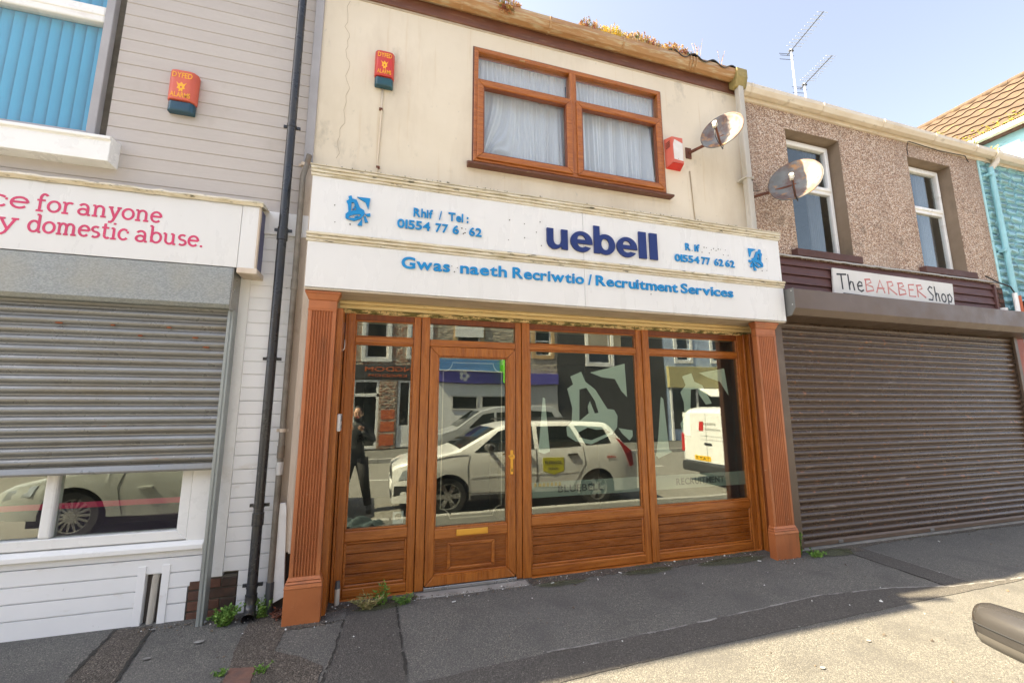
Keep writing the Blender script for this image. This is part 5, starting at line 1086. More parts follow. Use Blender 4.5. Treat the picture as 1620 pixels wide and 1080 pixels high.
def sedum(x0, x1, n, label, m, hang=False):
    rr = random.Random(int(x0 * 100)); mb = MB()
    for k in range(n):
        u = rr.random(); x = x0 + (x1 - x0) * u; hh = .05 + .11 * rr.random() * math.sin(pi * min(max(u, .05), .95)) ** .6
        p = Vector((x, -.10 + rr.uniform(-.06, .05), 5.87)); tip = p + Vector((rr.uniform(-.02, .02), rr.uniform(-.03, .02), hh))
        mb.tube([p, tip], .0022, 3, False)
        for q in range(9): leaf(mb, tip - Vector((0, 0, .004 * q)), Vector((rr.uniform(-1, 1), rr.uniform(-1, 1), rr.uniform(-.2, 1))), rr.uniform(.010, .021), rr.uniform(.003, .006), rr)
    if hang:
        for k in range(n // 4):
            x = x0 + (x1 - x0) * rr.uniform(.45, .8); p = Vector((x, -.175, 5.87)); L = rr.uniform(.04, .15)
            for q in range(10): leaf(mb, p + Vector((rr.uniform(-.01, .01), -.005 * q * .3, -L * q / 10)), Vector((rr.uniform(-1, 1), -.6, rr.uniform(-1, .3))), .016, .004, rr)
    obj('sedum', mb, m, loc=((x0 + x1) / 2, -.1, 5.86), label=label, cat='sedum plant', group='sedum growing in the gutter')
sedum(.80, 1.28, 330, 'leftmost red and white sedum clump spilling over the brown gutter', M['sedum'], True)
sedum(2.00, 2.26, 150, 'small pale pink sedum clump in the middle of the brown gutter', M['sedum'])
sedum(2.26, 2.62, 260, 'bright yellow sedum clump in the brown gutter', M['sedum_y'])
sedum(2.58, 3.06, 330, 'long orange and yellow sedum clump left of the gutter bracket', M['sedum'])
sedum(3.08, 3.52, 330, 'rightmost dark red sedum clump in the brown gutter', M['sedum'])
def twig(name, base, h, n, m, label, spread=.3, lf=.02, leaves=14, group=None, lw=.28):
    rr = random.Random(int(base[0] * 991) + n); mb = MB()
    for k in range(n):
        a = rr.uniform(0, 6.28); p = Vector(base) + Vector((rr.uniform(-.03, .03), rr.uniform(-.02, .02), 0)); hh = h * rr.uniform(.5, 1.05); out = Vector((math.cos(a), math.sin(a) * .6, 0)) * spread * h * rr.uniform(.3, 1)
        P = [p + out * (t ** 1.5) + Vector((0, 0, hh * t)) for t in (0, .35, .7, 1)]; mb.tube(P, [.0030, .0025, .002, .001], 4, False)
        for q in range(leaves): t = rr.uniform(.1, 1); c = p + out * (t ** 1.5) + Vector((0, 0, hh * t)); leaf(mb, c, Vector((rr.uniform(-1, 1), rr.uniform(-1, 1), rr.uniform(-.2, .8))), lf * rr.uniform(.6, 1.2), lf * lw * rr.uniform(.7, 1.2), rr)
    return obj(name, mb, m, loc=base, label=label, cat='weed', group=group)
twig('dry_stalk', (3.66, -.10, 5.87), .42, 6, M['sedum'], 'tall wispy pink dried stalks standing in the brown gutter', .25, .016, 9)
twig('dry_stalk', (4.02, -.10, 5.84), .30, 4, M['sedum'], 'short wispy dried stalk near the gutter outlet', .35, .016, 8)
twig('weed', (8.3, -.06, 5.74), .16, 7, M['dry'], 'pale dry tuft in the white gutter over the second window', .5, .03, 12); twig('weed', (9.2, -.05, 5.74), .20, 8, M['dry'], 'pale wispy tuft in the white gutter near the blue house', .5, .03, 12)
twig('weed', (9.85, .0, 5.74), .22, 14, M['sedum_y'], 'yellow moss and weed clump where the white gutters meet', .8, .03, 16)
twig('weed', (-1.035, -.17, -.01), .115, 40, M['weed'], 'bushy bright green weed at the foot of the black drainpipe', .95, .022, 26, lw=.42)
twig('weed', (-.80, -.13, -.01), .15, 16, M['weed'], 'small green weed between the black drainpipe and the iron pipe', .8, .02, 16, lw=.4)
twig('weed', (.055, -.175, -.01), .20, 7, M['weed'], 'upright green weed growing at the kerb of the narrow brown panel', .25, .045, 14, lw=.14)
twig('weed', (-.05, -.21, -.015), .10, 34, M['dry'], 'low yellowish grass tuft beside the upright weed', 1.3, .040, 10, lw=.10)
twig('weed', (.24, -.20, -.012), .07, 16, M['weed'], 'tiny green tuft right of the upright weed', 1.4, .03, 10, lw=.12)
twig('weed', (4.32, -.26, -.012), .24, 18, M['weed'], 'leafy green weed at the foot of the right pilaster', .35, .030, 16, lw=.3)
twig('weed', (4.47, -.34, -.018), .06, 22, M['weed'], 'low creeping weed on the asphalt beside the right pilaster', 2.4, .026, 12, lw=.4)
twig('weed', (-.86, -.80, -.03), .03, 10, M['weed'], 'tiny green sprig at the left edge of the rusty cover', 1.4, .018, 8, lw=.3); twig('weed', (-.64, -.84, -.03), .04, 10, M['weed'], 'tiny green sprig at the right edge of the rusty cover', 1.4, .018, 8, lw=.3)
rr = random.Random(21); mb = MB(); mb2 = MB()
for k in range(1500):
    if rr.random() < .72: x = rr.uniform(-1.65, 4.6); y = -.07 - abs(rr.gauss(0, .05)) - (.25 if -.65 < x < -.33 or 3.93 < x < 4.3 else .0) - (.06 if .3 < x < 1.33 else 0)
    else: x = rr.uniform(-2, 8); y = -rr.uniform(.1, 2.2)
    s = rr.uniform(.002, .009) if rr.random() < .96 else rr.uniform(.010, .020); z = SL * y + .006; a = rr.uniform(0, 3); P = [(x + s * math.cos(a + q) * rr.uniform(.5, 1.2), y + s * math.sin(a + q) * rr.uniform(.4, 1), z) for q in (0, 1.5, 3.1, 4.6)]
    (mb2 if rr.random() < .12 else mb).add(P + [(x, y, z + s * .8)], [(0, 1, 4), (1, 2, 4), (2, 3, 4), (3, 0, 4)])
obj('grit', mb, varied('grit', [(.04, .035, .03), (.10, .08, .06), (.16, .11, .06)], 40), kind='stuff'); obj('pale_grit', mb2, M['sticker'], kind='stuff')
for i, (x, y, s) in enumerate([(-1.49, -.12, .02), (-1.36, -.50, .028), (-1.12, -.38, .034), (-1.02, -.18, .016), (.5, -1.9, .02), (1.9, -1.8, .02), (2.7, -1.75, .025), (3.3, -1.62, .022), (1.3, -.5, .012), (2.2, -.35, .014), (3.0, -1.35, .012), (2.95, -2.05, .025), (2.1, -2.2, .02)]):
    P = [(x + s * math.cos(a) * rr.uniform(.7, 1.1), y + s * .55 * math.sin(a)) for a in [q * .8 for q in range(8)]]
    obj('gum_spot', MB().add([(p[0], p[1], SL * p[1] + .0105) for p in P], [tuple(range(8))]), M['seam_pale'] if i != 3 else M['hole'], bpy.data.objects['pavement'])
mb = MB()
for k in range(60): x = rr.uniform(-.72, -.62); y = -.14 + rr.uniform(-.08, .05); leaf(mb, Vector((x, y, .0 + rr.random() * .03)), Vector((rr.uniform(-1, 1), rr.uniform(-1, 1), rr.uniform(-.1, .5))), rr.uniform(.02, .05), .010, rr)
obj('dead_leaves', mb, M['rust'], kind='stuff')

# green algae film and dirt on the asphalt against the shopfront, crisp packet scraps and stubs
M['algae'] = see_through('green_algae', (.07, .08, .025), .45, .95)
for (x, y, rx_, ry_) in ((3.5, -.22, .42, .09), (2.5, -.20, .30, .06), (4.75, -.33, .30, .10), (.05, -.22, .22, .06), (1.6, -.22, .25, .05)):
    P = [(x + rx_ * math.cos(a) * rr.uniform(.75, 1.1), y + ry_ * math.sin(a) * rr.uniform(.7, 1.1)) for a in [q * .35 for q in range(18)]]
    obj('algae_stain', MB().add([(p[0], p[1], SL * p[1] + .0115) for p in P], [tuple(range(18))]), M['algae'], bpy.data.objects['pavement'])
for (x, y, a, wh) in ((1.52, -.20, .3, 'just right of the door step'), (1.95, -.24, 1.2, 'under the left half of the wide panel'), (2.22, -.17, 2.0, 'under the middle of the wide panel'), (2.62, -.30, .8, 'below the mullion right of the wide pane'), (3.75, -.30, 2.4, 'left of the right pilaster foot'), (.62, -.30, .2, 'in front of the door step'), (6.3, -.4, 1., 'in front of the brown shutter')):
    d = Vector((math.cos(a), math.sin(a), 0)) * .016; p = Vector((x, y, SL * y + .012)); obj('cigarette_stub', MB().tube([p - d, p + d], .004, 6), M['sticker'], loc=(x, y, SL * y), label='tiny cigarette stub on the asphalt ' + wh, cat='litter', group='cigarette stubs by the shopfronts')

# scuffs and rust specks on the brown shutter, straggling moss along the wall foot
rr = random.Random(77)
for nm, m_, n_, zr, sz in (('rust_speck', M['orange_rust'], 110, (1.95, 2.38), (.004, .011)), ('scuff', M['seam_pale'], 90, (1.2, 2.2), (.003, .020))):
    mb = MB()
    for k in range(n_):
        x = 4.6 + (rr.random() ** 1.3) * 4.2; kk = round((rr.uniform(*zr) - .075) / .0757); z = .075 + kk * .0757 + .0378 + rr.uniform(-.006, .006); s_ = rr.uniform(*sz)
        mb.poly([(x + s_ * math.cos(a) * rr.uniform(.7, 1.2), z + s_ * .3 * math.sin(a)) for a in (0, 1.1, 2.2, 3.3, 4.4, 5.5)], -.1505, -.140)
    obj(nm, mb, m_, r2, kind='stuff')
mb = MB()
for k in range(700):
    x = rr.choice([rr.uniform(-1.7, -1.0), rr.uniform(1.3, 4.0), rr.uniform(1.3, 4.0), rr.uniform(4.3, 9.0), rr.uniform(-.3, .35)]); y = {True: -.20, False: -.06}[x > 4.3 or False] - abs(rr.gauss(0, .018)) - (.05 if -.3 < x < .4 else 0)
    if math.sin(x * 5.3) + math.sin(x * 2.1 + 1) < .2: continue
    p = Vector((x, y, SL * y + .004))
    for q in range(3): leaf(mb, p, Vector((rr.uniform(-1, 1), rr.uniform(-1, 1), rr.uniform(.1, 1))), rr.uniform(.006, .020), rr.uniform(.002, .004), rr)
obj('moss', mb, varied('wall_foot_moss', [(.06, .08, .02), (.12, .13, .04), (.10, .07, .03), (.05, .09, .02)], 40), kind='stuff')

# ================================================================== OPPOSITE SIDE OF THE STREET (seen in the reflections)
YO = -14.0
M['o_stone'] = cell_mat('rubble_stone', [(0, (.16, .13, .10)), (.5, (.30, .25, .19)), (1, (.40, .34, .27))], 6, .9, .02, edge=(.35, .6, (.36, .32, .26)), stretch=(1, 1, 2))
M['o_red'] = cell_mat('red_rubble', [(0, (.18, .08, .05)), (.5, (.28, .13, .08)), (1, (.33, .22, .15))], 7, .9, .02, edge=(.35, .6, (.34, .29, .23)), stretch=(1, 1, 2))
M['o_white'] = mat('white_masonry_paint', (.72, .72, .70), .7); M['o_grey'] = mat('pale_roughcast', (.50, .49, .46), .9, bump=.006, bs=40)
M['o_dark'] = mat('charcoal_cladding', (.045, .045, .045), .6); M['o_blue'] = mat('pale_blue_stonework', (.42, .50, .62), .8, c2=(.30, .37, .48), vs=5, bump=.02, bs=8)
M['o_purple'] = mat('purple_blue_sign', (.10, .085, .36), .4); M['o_blue2'] = mat('mid_blue_cornice', (.10, .24, .50), .4); M['o_green'] = mat('lime_green_sign', (.16, .50, .05), .4)
M['o_orange'] = mat('orange_poster', (.55, .14, .04), .5, c2=(.35, .07, .03), vs=9); M['o_beige'] = mat('olive_beige_sign', (.40, .35, .17), .6); M['o_tan'] = mat('honey_stone_surround', (.52, .34, .16), .7)
M['car_glass'] = mat('dark_car_glass', (.012, .016, .016), .04, spec=.8, rvar=0)
def oh(x0, x1, zt, wallm, label, wins, surround, shop=(), roof=True):
    """house across the road; its front faces +Y at YO"""
    t = thing('terraced_house', ((x0 + x1) / 2, YO, 0), label, 'house', None)
    mb = MB(); wall_holes(mb, x0, x1, 0, zt, [w[:4] for w in wins], YO - .3, YO); obj('wall', mb, wallm, t)
    if roof: obj('roof', MB().ext([(YO + .15, zt - .05), (YO + .15, zt + .05), (YO - 4, zt + 2.7), (YO - 8, zt), (YO - 8, zt - .1)], x0, x1), M['slate'], t)
    obj('gutter', MB().box(x0, x1, YO, YO + .13, zt - .18, zt - .05), M['gutter_cream'], t, bev=.02)
    for wx0, wx1, wz0, wz1 in [w[:4] for w in wins]:
        f = obj('window', MB().frame(wx0, wx1, wz0, wz1, .07, YO - .16, YO - .08).box(wx0, wx1, YO - .15, YO - .09, (wz0 + wz1) / 2 - .03, (wz0 + wz1) / 2 + .03), M['white_upvc'], t)
        obj('pane', MB().box(wx0, wx1, YO - .13, YO - .12, wz0, wz1), M['car_glass'], f)
        if surround: obj('surround', MB().frame(wx0 - .16, wx1 + .16, wz0 - .14, wz1 + .18, .16, YO, YO + .04), surround, t, bev=.01)
    return t
a = oh(-6.4, 2.1, 6.0, M['o_red'], 'red rubble stone house with white surrounds over the KINGDOM shop across the road', [(-4.9, -3.9, 3.9, 5.3), (-2.5, -1.5, 3.75, 5.2), (-.75, .1, 3.6, 5.2), (1.0, 1.75, 3.75, 5.2)], M['o_white'])
obj('shop_board', MB().box(-3.2, 1.9, YO, YO + .14, 2.72, 3.32), M['o_dark'], a, bev=.01)
mb = MB(); flat_text(mb, 'KINGDOM', 1.55, -.75, 3.04, .20, YO + .15, YO + .142, .02); flat_text(mb, 'KINGDOM', .9, -.6, 2.80, .12, YO + .15, YO + .142, .02); obj('lettering', mb, M['o_orange'], a)
obj('shop_frame', MB().frame(-2.4, -.15, .02, 2.68, .10, YO, YO + .08).box(-2.4, -.15, YO, YO + .08, 2.0, 2.12).box(-1.2, -1.06, YO, YO + .08, .02, 2.6).box(-2.4, -1.2, YO, YO + .06, .02, .55), M['o_white'], a, bev=.008)
obj('shop_pane', MB().box(-2.3, -.25, YO + .005, YO + .02, .1, 2.6), M['car_glass'], a)
obj('pier', MB().box(-.14, .52, YO, YO + .12, 0, 2.7), M['o_red'], a, bev=.01)
for k in range(5): obj('poster', MB().box(-.06, .45, YO + .122, YO + .13, .12 + k * .50, .52 + k * .50), M['o_orange'] if k < 3 else M['o_red'], a)
obj('shop_frame', MB().frame(.54, 1.95, .02, 2.68, .10, YO, YO + .08).box(.54, 1.95, YO, YO + .07, .02, .85).box(1.0, 1.08, YO, YO + .08, .8, 2.6), M['o_white'], a, bev=.008); obj('shop_pane', MB().box(.6, 1.9, YO + .005, YO + .02, .8, 2.6), M['car_glass'], a)
b = oh(2.12, 7.62, 6.0, M['o_stone'], 'brown stone house with purple shop fascia across the road', [(3.0, 4.0, 4.1, 5.3), (6.55, 7.3, 3.95, 5.2)], M['o_tan'])
obj('plaque_board', MB().box(2.9, 4.1, YO + .04, YO + .10, 4.6, 5.4), M['o_white'], b)
obj('shop_board', MB().box(2.15, 7.6, YO, YO + .22, 2.62, 3.12), M['o_purple'], b, bev=.01); obj('cornice', MB().box(2.15, 5.3, YO, YO + .26, 3.16, 3.62), M['o_blue2'], b, bev=.01); obj('cornice_strip', MB().box(2.15, 5.3, YO, YO + .30, 3.12, 3.16), M['o_white'], b)
mb = MB(); cx, cz = 3.30, 2.92
for k in range(5): an = 2 * pi * k / 5; mb.disc(cx + .14 * math.cos(an), cz + .14 * math.sin(an), .085, YO + .222, YO + .228, 8)
obj('flower_emblem', mb, M['o_white'], b)
obj('front', MB().box(2.15, 5.9, YO, YO + .08, 0, 2.60), M['o_white'], b, bev=.01); obj('front', MB().box(5.95, 7.6, YO, YO + .06, 0, 2.60), M['o_grey'], b)
for x in (2.8, 4.1): obj('window', MB().box(x, x + 1.05, YO + .08, YO + .10, 1.55, 2.05), M['car_glass'], b); obj('window_frame', MB().frame(x - .06, x + 1.11, 1.49, 2.11, .06, YO + .08, YO + .12), M['o_grey'], b)
g = thing('hanging_sign', (5.1, YO + .6, 2.2), 'lime green projecting sign over the pavement across the road', 'hanging sign'); obj('board', MB().box(4.95, 5.06, YO + .1, YO + .75, 2.65, 3.75), M['o_green'], g, bev=.01)
obj('board', MB().box(4.80, 5.45, YO + .23, YO + .27, 3.17, 3.9), M['o_green'], g); mb = MB(); flat_text(mb, 'POUND', 5.40, 4.85, 3.45, .2, YO + .276, YO + .272, .02); obj('lettering', mb, M['o_white'], g)
c = oh(7.64, 13.4, 6.6, M['o_dark'], 'charcoal fronted house with one white sash window across the road', [(9.2, 10.4, 3.65, 5.2)], M['o_white'])
for k in range(16): obj('cladding_board', MB().box(7.66, 13.38, YO, YO + .02, .1 + k * .21, .295 + k * .21), M['o_dark'], c, bev=.004)
d = oh(13.42, 20.5, 6.2, M['o_blue'], 'pale blue stone house with olive beige fascia across the road', [(14.2, 14.9, 3.95, 5.2), (16.4, 17.3, 3.95, 5.2), (18.8, 19.7, 3.95, 5.2)], M['o_white'])
obj('shop_board', MB().box(13.5, 20.4, YO, YO + .2, 2.5, 3.6), M['o_beige'], d, bev=.01); obj('shop_pane', MB().box(13.6, 20.3, YO + .005, YO + .02, .5, 2.45), M['car_glass'], d)
obj('awning', MB().ext([(YO, 2.55), (YO + 1.1, 2.1), (YO + 1.1, 2.06), (YO, 2.5)], 15.2, 19), M['o_white'], d)
for x in (13.6, 15.1, 17.2, 19.3): obj('shop_post', MB().box(x, x + .1, YO, YO + .08, 0, 2.5), M['o_white'], d)
e_ = oh(20.52, 30, 5.8, M['o_stone'], 'plain stone house at the far right end across the road', [(22, 23, 3.7, 5.1), (26, 27, 3.7, 5.1)], M['o_white'])
e_ = oh(-15, -6.42, 5.9, M['o_grey'], 'plain roughcast house at the left end across the road', [(-14, -13, 3.7, 5.1), (-10.5, -9.5, 3.7, 5.1)], M['o_white'])

# ================================================================== VEHICLES
M['paint_white'] = mat('white_car_paint', (.74, .74, .72), .25, coat=.6, rvar=0, c2=(.72, .72, .70)); M['paint_silver'] = mat('silver_car_paint', (.42, .43, .43), .3, metal=.35, coat=.6, rvar=0); M['paint_pale'] = mat('pale_silver_paint', (.56, .58, .54), .3, metal=.2, coat=.6, rvar=0)
M['tyre'] = mat('tyre_rubber', (.02, .02, .02), .8); M['alloy'] = mat('alloy_rim', (.50, .50, .49), .3, metal=.8); M['trim'] = mat('black_plastic_trim', (.03, .031, .033), .5); M['lamp'] = mat('clear_lamp', (.45, .48, .50), .08, metal=.4); M['lamp_red'] = mat('red_lamp', (.45, .02, .02), .15)
M['plate_y'] = mat('yellow_number_plate', (.85, .50, .02), .4, rvar=0); M['mirror_grey'] = mat('grey_mirror_shell', (.038, .036, .034), .22, c2=(.032, .030, .029), vs=4, spec=.6, rvar=.04)
M['mirror_low'] = mat('lighter_mirror_band', (.085, .08, .072), .35, rvar=.03)
def interp(tab, x):
    if x <= tab[0][0]: return tab[0][1]
    for (a, va), (b, vb) in zip(tab, tab[1:]):
        if x <= b:
            t = (x - a) / (b - a); return va + (vb - va) * t
    return tab[-1][1]
def smooth_tab(tab, r=.06):
    def f(x): return (interp(tab, x - r) + 2 * interp(tab, x) + interp(tab, x + r)) / 4
    return f
def car(P, loc, rot, label, group=None):
    L, W = P['L'], P['W'] / 2
    top = smooth_tab(P['top']); belt = smooth_tab(P['belt']); base = P['base']; tumble = P.get('tumble', .16); ends = P.get('ends', .16)
    wheels = P['wheels']; wr = P['wr']; ar = wr + .055
    def hw(x):
        e = P.get('round', .55); q = 1.0
        if x < e: q -= ends * ((e - x) / e) ** 2.2
        if x > L - e * P.get('rr', .8): q -= P.get('rends', .10) * ((x - L + e * P.get('rr', .8)) / (e * P.get('rr', .8))) ** 2.4
        return W * q
    def low(x):
        z = base
        for c in wheels:
            if abs(x - c) < ar: z = max(z, wr + math.sqrt(max(0, ar * ar - (x - c) ** 2)))
        return z
    def side_y(x, z):
        b, t, w_ = belt(x), top(x), hw(x)
        if z <= b:
            u = (z - base) / max(b - base, .01); return w_ * (.955 + .045 * math.sin(pi * min(1, max(0, u)) * .62) - (.015 * max(0, u - .75) / .25))
        u = (z - b) / max(P['H'] - b, .01); return w_ * .985 - tumble * min(1, u) ** 1.1
    xs = set([0, .01, .04, .09, .16, L, L - .01, L - .04, L - .09, L - .16]); n = int(L / .07)
    for i in range(n + 1): xs.add(round(L * i / n, 4))
    for c in wheels:
        for k in range(15): xs.add(round(c - ar + 2 * ar * k / 14, 4)); 
        xs.add(round(c - ar - .002, 4)); xs.add(round(c + ar + .002, 4))
    xs = sorted(x for x in xs if 0 <= x <= L); rows = []
    for x in xs:
        lo, b, t = low(x), belt(x), top(x); b = min(b, t - .01); ring = []
        for k in range(7): z = lo + (b - lo) * k / 6; ring.append((side_y(x, z), z))
        te = t - .045 if t - b > .08 else b + (t - b) * .6
        for k in range(1, 5): z = b + (te - b) * k / 4; ring.append((side_y(x, z) , z))
        ye = ring[-1][0]
        for f, dz in ((.955, .6), (.86, .85), (.6, .97), (.3, 1.0), (0, 1.0)): ring.append((ye * f, te + (t - te) * dz))
        rows.append((x, ring))
    mb = MB(); m = len(rows[0][1])
    for sgn in (1, -1):
        vs = [(x, sgn * y, z) for x, ring in rows for y, z in ring]; fs = []
        for i in range(len(rows) - 1):
            for k in range(m - 1): fs.append((i * m + k, i * m + k + 1, (i + 1) * m + k + 1, (i + 1) * m + k))
        mb.add(vs, fs)
    for i in (0, len(rows) - 1):
        x, ring = rows[i]; vs = [(x, y, z) for y, z in ring] + [(x, -y, z) for y, z in ring[::-1][1:]]; mb.add(vs, [tuple(range(len(vs)))])
    root = thing(P['name'], (0, 0, 0), label, P['cat'], group)
    body = obj('body', mb, P['paint'], root, smooth=38)
    w_ = body.modifiers.new('weld', 'WELD'); w_.merge_threshold = .0015
    obj('underbody', MB().box(.25, L - .25, -W + .28, W - .28, .16, .62), M['trim'], root)
    def on_side(name, polys, m_, off=.005, parent=root, smooth=False, **k):
        for s in (1, -1):
            for q in polys:
                b = MB(); tri = tessellate_polygon([[Vector((p[0], p[1], 0)) for p in q]])
                b.add([(p[0], s * (side_y(p[0], p[1]) + off), p[1]) for p in q] + [(p[0], s * (side_y(p[0], p[1]) - .01), p[1]) for p in q], [tuple(t) for t in tri] + [(i, (i + 1) % len(q), (i + 1) % len(q) + len(q), i + len(q)) for i in range(len(q))]); obj(name, b, m_, parent, **k)
    on_side('side_window_and_slab', P['windows'], M['car_glass'], .006)
    for ln in P['seams']:
        pts = []
        for a_, b_ in zip(ln, ln[1:]):
            for k in range(5): pts.append((a_[0] + (b_[0] - a_[0]) * k / 5, a_[1] + (b_[1] - a_[1]) * k / 5))
        pts.append(ln[-1]); mbs = MB()
        for s in (1, -1): mbs.tube([(p[0], s * (side_y(*p) + .0005), p[1]) for p in pts], .0045, 4, False)
        obj('door_seam', mbs, M['trim'], root)
    for hx, hz in P['handles']: on_side('door_handle', [[(hx, hz), (hx + .19, hz + .01), (hx + .19, hz + .045), (hx, hz + .035)]], P.get('handle_m', P['paint']), .032, bev=.008)
    for nm, spec in (('windscreen', P.get('screen')), ('rear_window', P.get('rear_screen'))):
        if not spec: continue
        x0, x1, f = spec; b = MB(); nx = 8
        for i in range(nx + 1):
            x = x0 + (x1 - x0) * i / nx; t = top(x); ye = side_y(x, t - .045) * f
            for j in range(9): v = -1 + j / 4; b.v.append((x + (-.006 if nm == 'windscreen' else .006), v * ye, t + .008 - .012 * v * v))
        b.f += [(i * 9 + j, i * 9 + j + 1, (i + 1) * 9 + j + 1, (i + 1) * 9 + j) for i in range(nx) for j in range(8)]; b.m += [0] * (8 * nx)
        obj(nm, b, M['car_glass'], root, smooth=True)
    for q, m_ in P.get('side_parts', []): on_side(q[0], [q[1]], m_, q[2] if len(q) > 2 else .006)
    for q in P.get('boxes', []): obj(q[0], MB().box(*q[1]), q[2], root, bev=q[3] if len(q) > 3 else .02, seg=3, smooth=40)
    for c in wheels:
        for s in (1, -1):
            yo = W * .965; tb = MB(); n = 28; prof_ = [(wr * .66, -.0), (wr * .70, -.0), (wr * .93, .004), (wr, -.03), (wr, -.17), (wr * .9, -.20), (wr * .6, -.20)]
            vs = [(c + r * math.cos(2 * pi * k / n), s * (yo + y), wr + r * math.sin(2 * pi * k / n)) for k in range(n) for r, y in prof_]; q = len(prof_)
            tb.add(vs, [(k * q + i, k * q + i + 1, ((k + 1) % n) * q + i + 1, ((k + 1) % n) * q + i) for k in range(n) for i in range(q - 1)]); ty = obj('wheel', tb, M['tyre'], root, smooth=40)
            rb_ = MB(); ns = P.get('spokes', 6)
            for k in range(ns):
                for dd in ((-.07, .07) if ns < 9 else (0,)):
                    a0 = 2 * pi * k / ns + dd; a1 = a0 + dd * .6; r0, r1 = wr * .12, wr * .68; wv = wr * (.075 if ns < 9 else .05)
                    d_ = Vector((math.cos(a1), 0, math.sin(a1))); pn = Vector((-d_.z, 0, d_.x)) * wv; o_ = Vector((c, s * (yo - .028), wr)); i_ = Vector((0, s * .02, 0))
                    A = o_ + Vector((math.cos(a0), 0, math.sin(a0))) * r0 + i_; B = o_ + d_ * r1
                    rb_.add([A - pn, A + pn, B + pn * .8, B - pn * .8, A - pn - i_ * 2, A + pn - i_ * 2, B + pn - i_ * 2, B - pn - i_ * 2], [(0, 1, 2, 3), (0, 4, 5, 1), (1, 5, 6, 2), (2, 6, 7, 3), (3, 7, 4, 0)])
            rb_.tube([(c, s * (yo - .05), wr), (c, s * (yo + .0), wr)], wr * .16, 12); n2 = 28; pr = [(wr * .70, -.001), (wr * .64, -.006), (wr * .62, -.06)]
            vs = [(c + r * math.cos(2 * pi * k / n2), s * (yo + y), wr + r * math.sin(2 * pi * k / n2)) for k in range(n2) for r, y in pr]
            rb_.add(vs, [(k * 3 + i, k * 3 + i + 1, ((k + 1) % n2) * 3 + i + 1, ((k + 1) % n2) * 3 + i) for k in range(n2) for i in range(2)])
            obj('rim', rb_, M['alloy'], ty, smooth=40); obj('hub_backing', MB().tube([(c, s * (yo - .16), wr), (c, s * (yo - .075), wr)], wr * .68, 20), M['trim'], ty)
    root.location = loc; root.rotation_euler = (0, 0, rot); return root, side_y
g_ = .05
estate = dict(name='parked_car', cat='car', L=4.62, W=1.73, H=1.55, base=.24, wr=.315, wheels=(.92, 3.70), paint=M['paint_white'], ends=.20, rends=.12, round=.75, tumble=.17,
    top=[(0, .80), (.10, .88), (.45, .95), (.92, 1.03), (1.05, 1.06), (1.75, 1.43), (2.1, 1.52), (2.7, 1.55), (3.6, 1.53), (4.0, 1.50), (4.28, 1.18), (4.45, 1.02), (4.60, .95), (4.62, .93)],
    belt=[(0, .72), (.3, .84), (.9, .96), (1.1, 1.0), (3.0, 1.05), (4.2, 1.10), (4.45, .97), (4.62, .90)],
    windows=[[(1.36, 1.04), (1.80, 1.37), (2.02, 1.43), (2.46, 1.455), (2.46, 1.06)], [(2.55, 1.06), (2.55, 1.455), (3.20, 1.445), (3.38, 1.09)], [(3.44, 1.45), (3.30, 1.445), (3.48, 1.10), (4.00, 1.14), (3.88, 1.41)]],
    seams=[[(1.28, .98), (1.24, .80), (1.27, .35), (2.45, .33), (2.5, .60), (2.5, 1.05)], [(2.5, 1.05), (2.52, .40), (3.2, .35), (3.34, .60), (3.45, .78), (3.42, 1.08)], [(.55, .90), (.9, .97), (1.25, .99)]],
    handles=[(2.22, .90), (3.10, .92)], handle_m=M['trim'], screen=(1.12, 1.76, .90), rear_screen=(4.03, 4.27, .85), spokes=6,
    side_parts=[(('headlamp', [(.10, .62), (.16, .76), (.42, .86), (.40, .72), (.24, .64)], .010), M['lamp']), (('tail_lamp', [(4.33, .92), (4.22, 1.12), (4.12, 1.22), (4.22, 1.18), (4.48, .98), (4.52, .70), (4.42, .68)], .010), M['lamp_red']),
                (('bumper_insert', [(.03, .36), (.04, .52), (.30, .52), (.36, .38)], .008), M['trim']), (('sill_trim', [(1.30, .24), (1.30, .31), (3.30, .31), (3.30, .24)], .010), M['trim']), (('rubbing_strip', [(1.32, .60), (1.32, .63), (3.3, .66), (3.3, .63)], .004), M['paint_white']),
                (('side_sign', [(2.62, .67), (2.62, .90), (3.02, .90), (3.02, .67), (2.82, .61)], .006), mat('yellow_door_sign', (.55, .52, .02), .4, rvar=0))],
    boxes=[('grille', (-.012, .06, -.50, .50, .60, .74), M['trim'], .03), ('number_plate', (-.03, .0, -.26, .26, .44, .55), M['sticker'], .005), ('lower_grille', (-.015, .1, -.60, .60, .30, .42), M['trim'], .02), ('bumper', (-.03, .14, -.62, .62, .42, .60), M['paint_white'], .05),
           ('roof_rail', (2.0, 3.95, .60, .63, 1.555, 1.585), M['trim'], .012), ('roof_rail', (2.0, 3.95, -.63, -.60, 1.555, 1.585), M['trim'], .012)])
RZ = rz(-4.3)
root, sy = car(estate, (.20, -4.24, RZ - .005), 0, 'white estate car with yellow door sign and roof rails parked outside the shop')
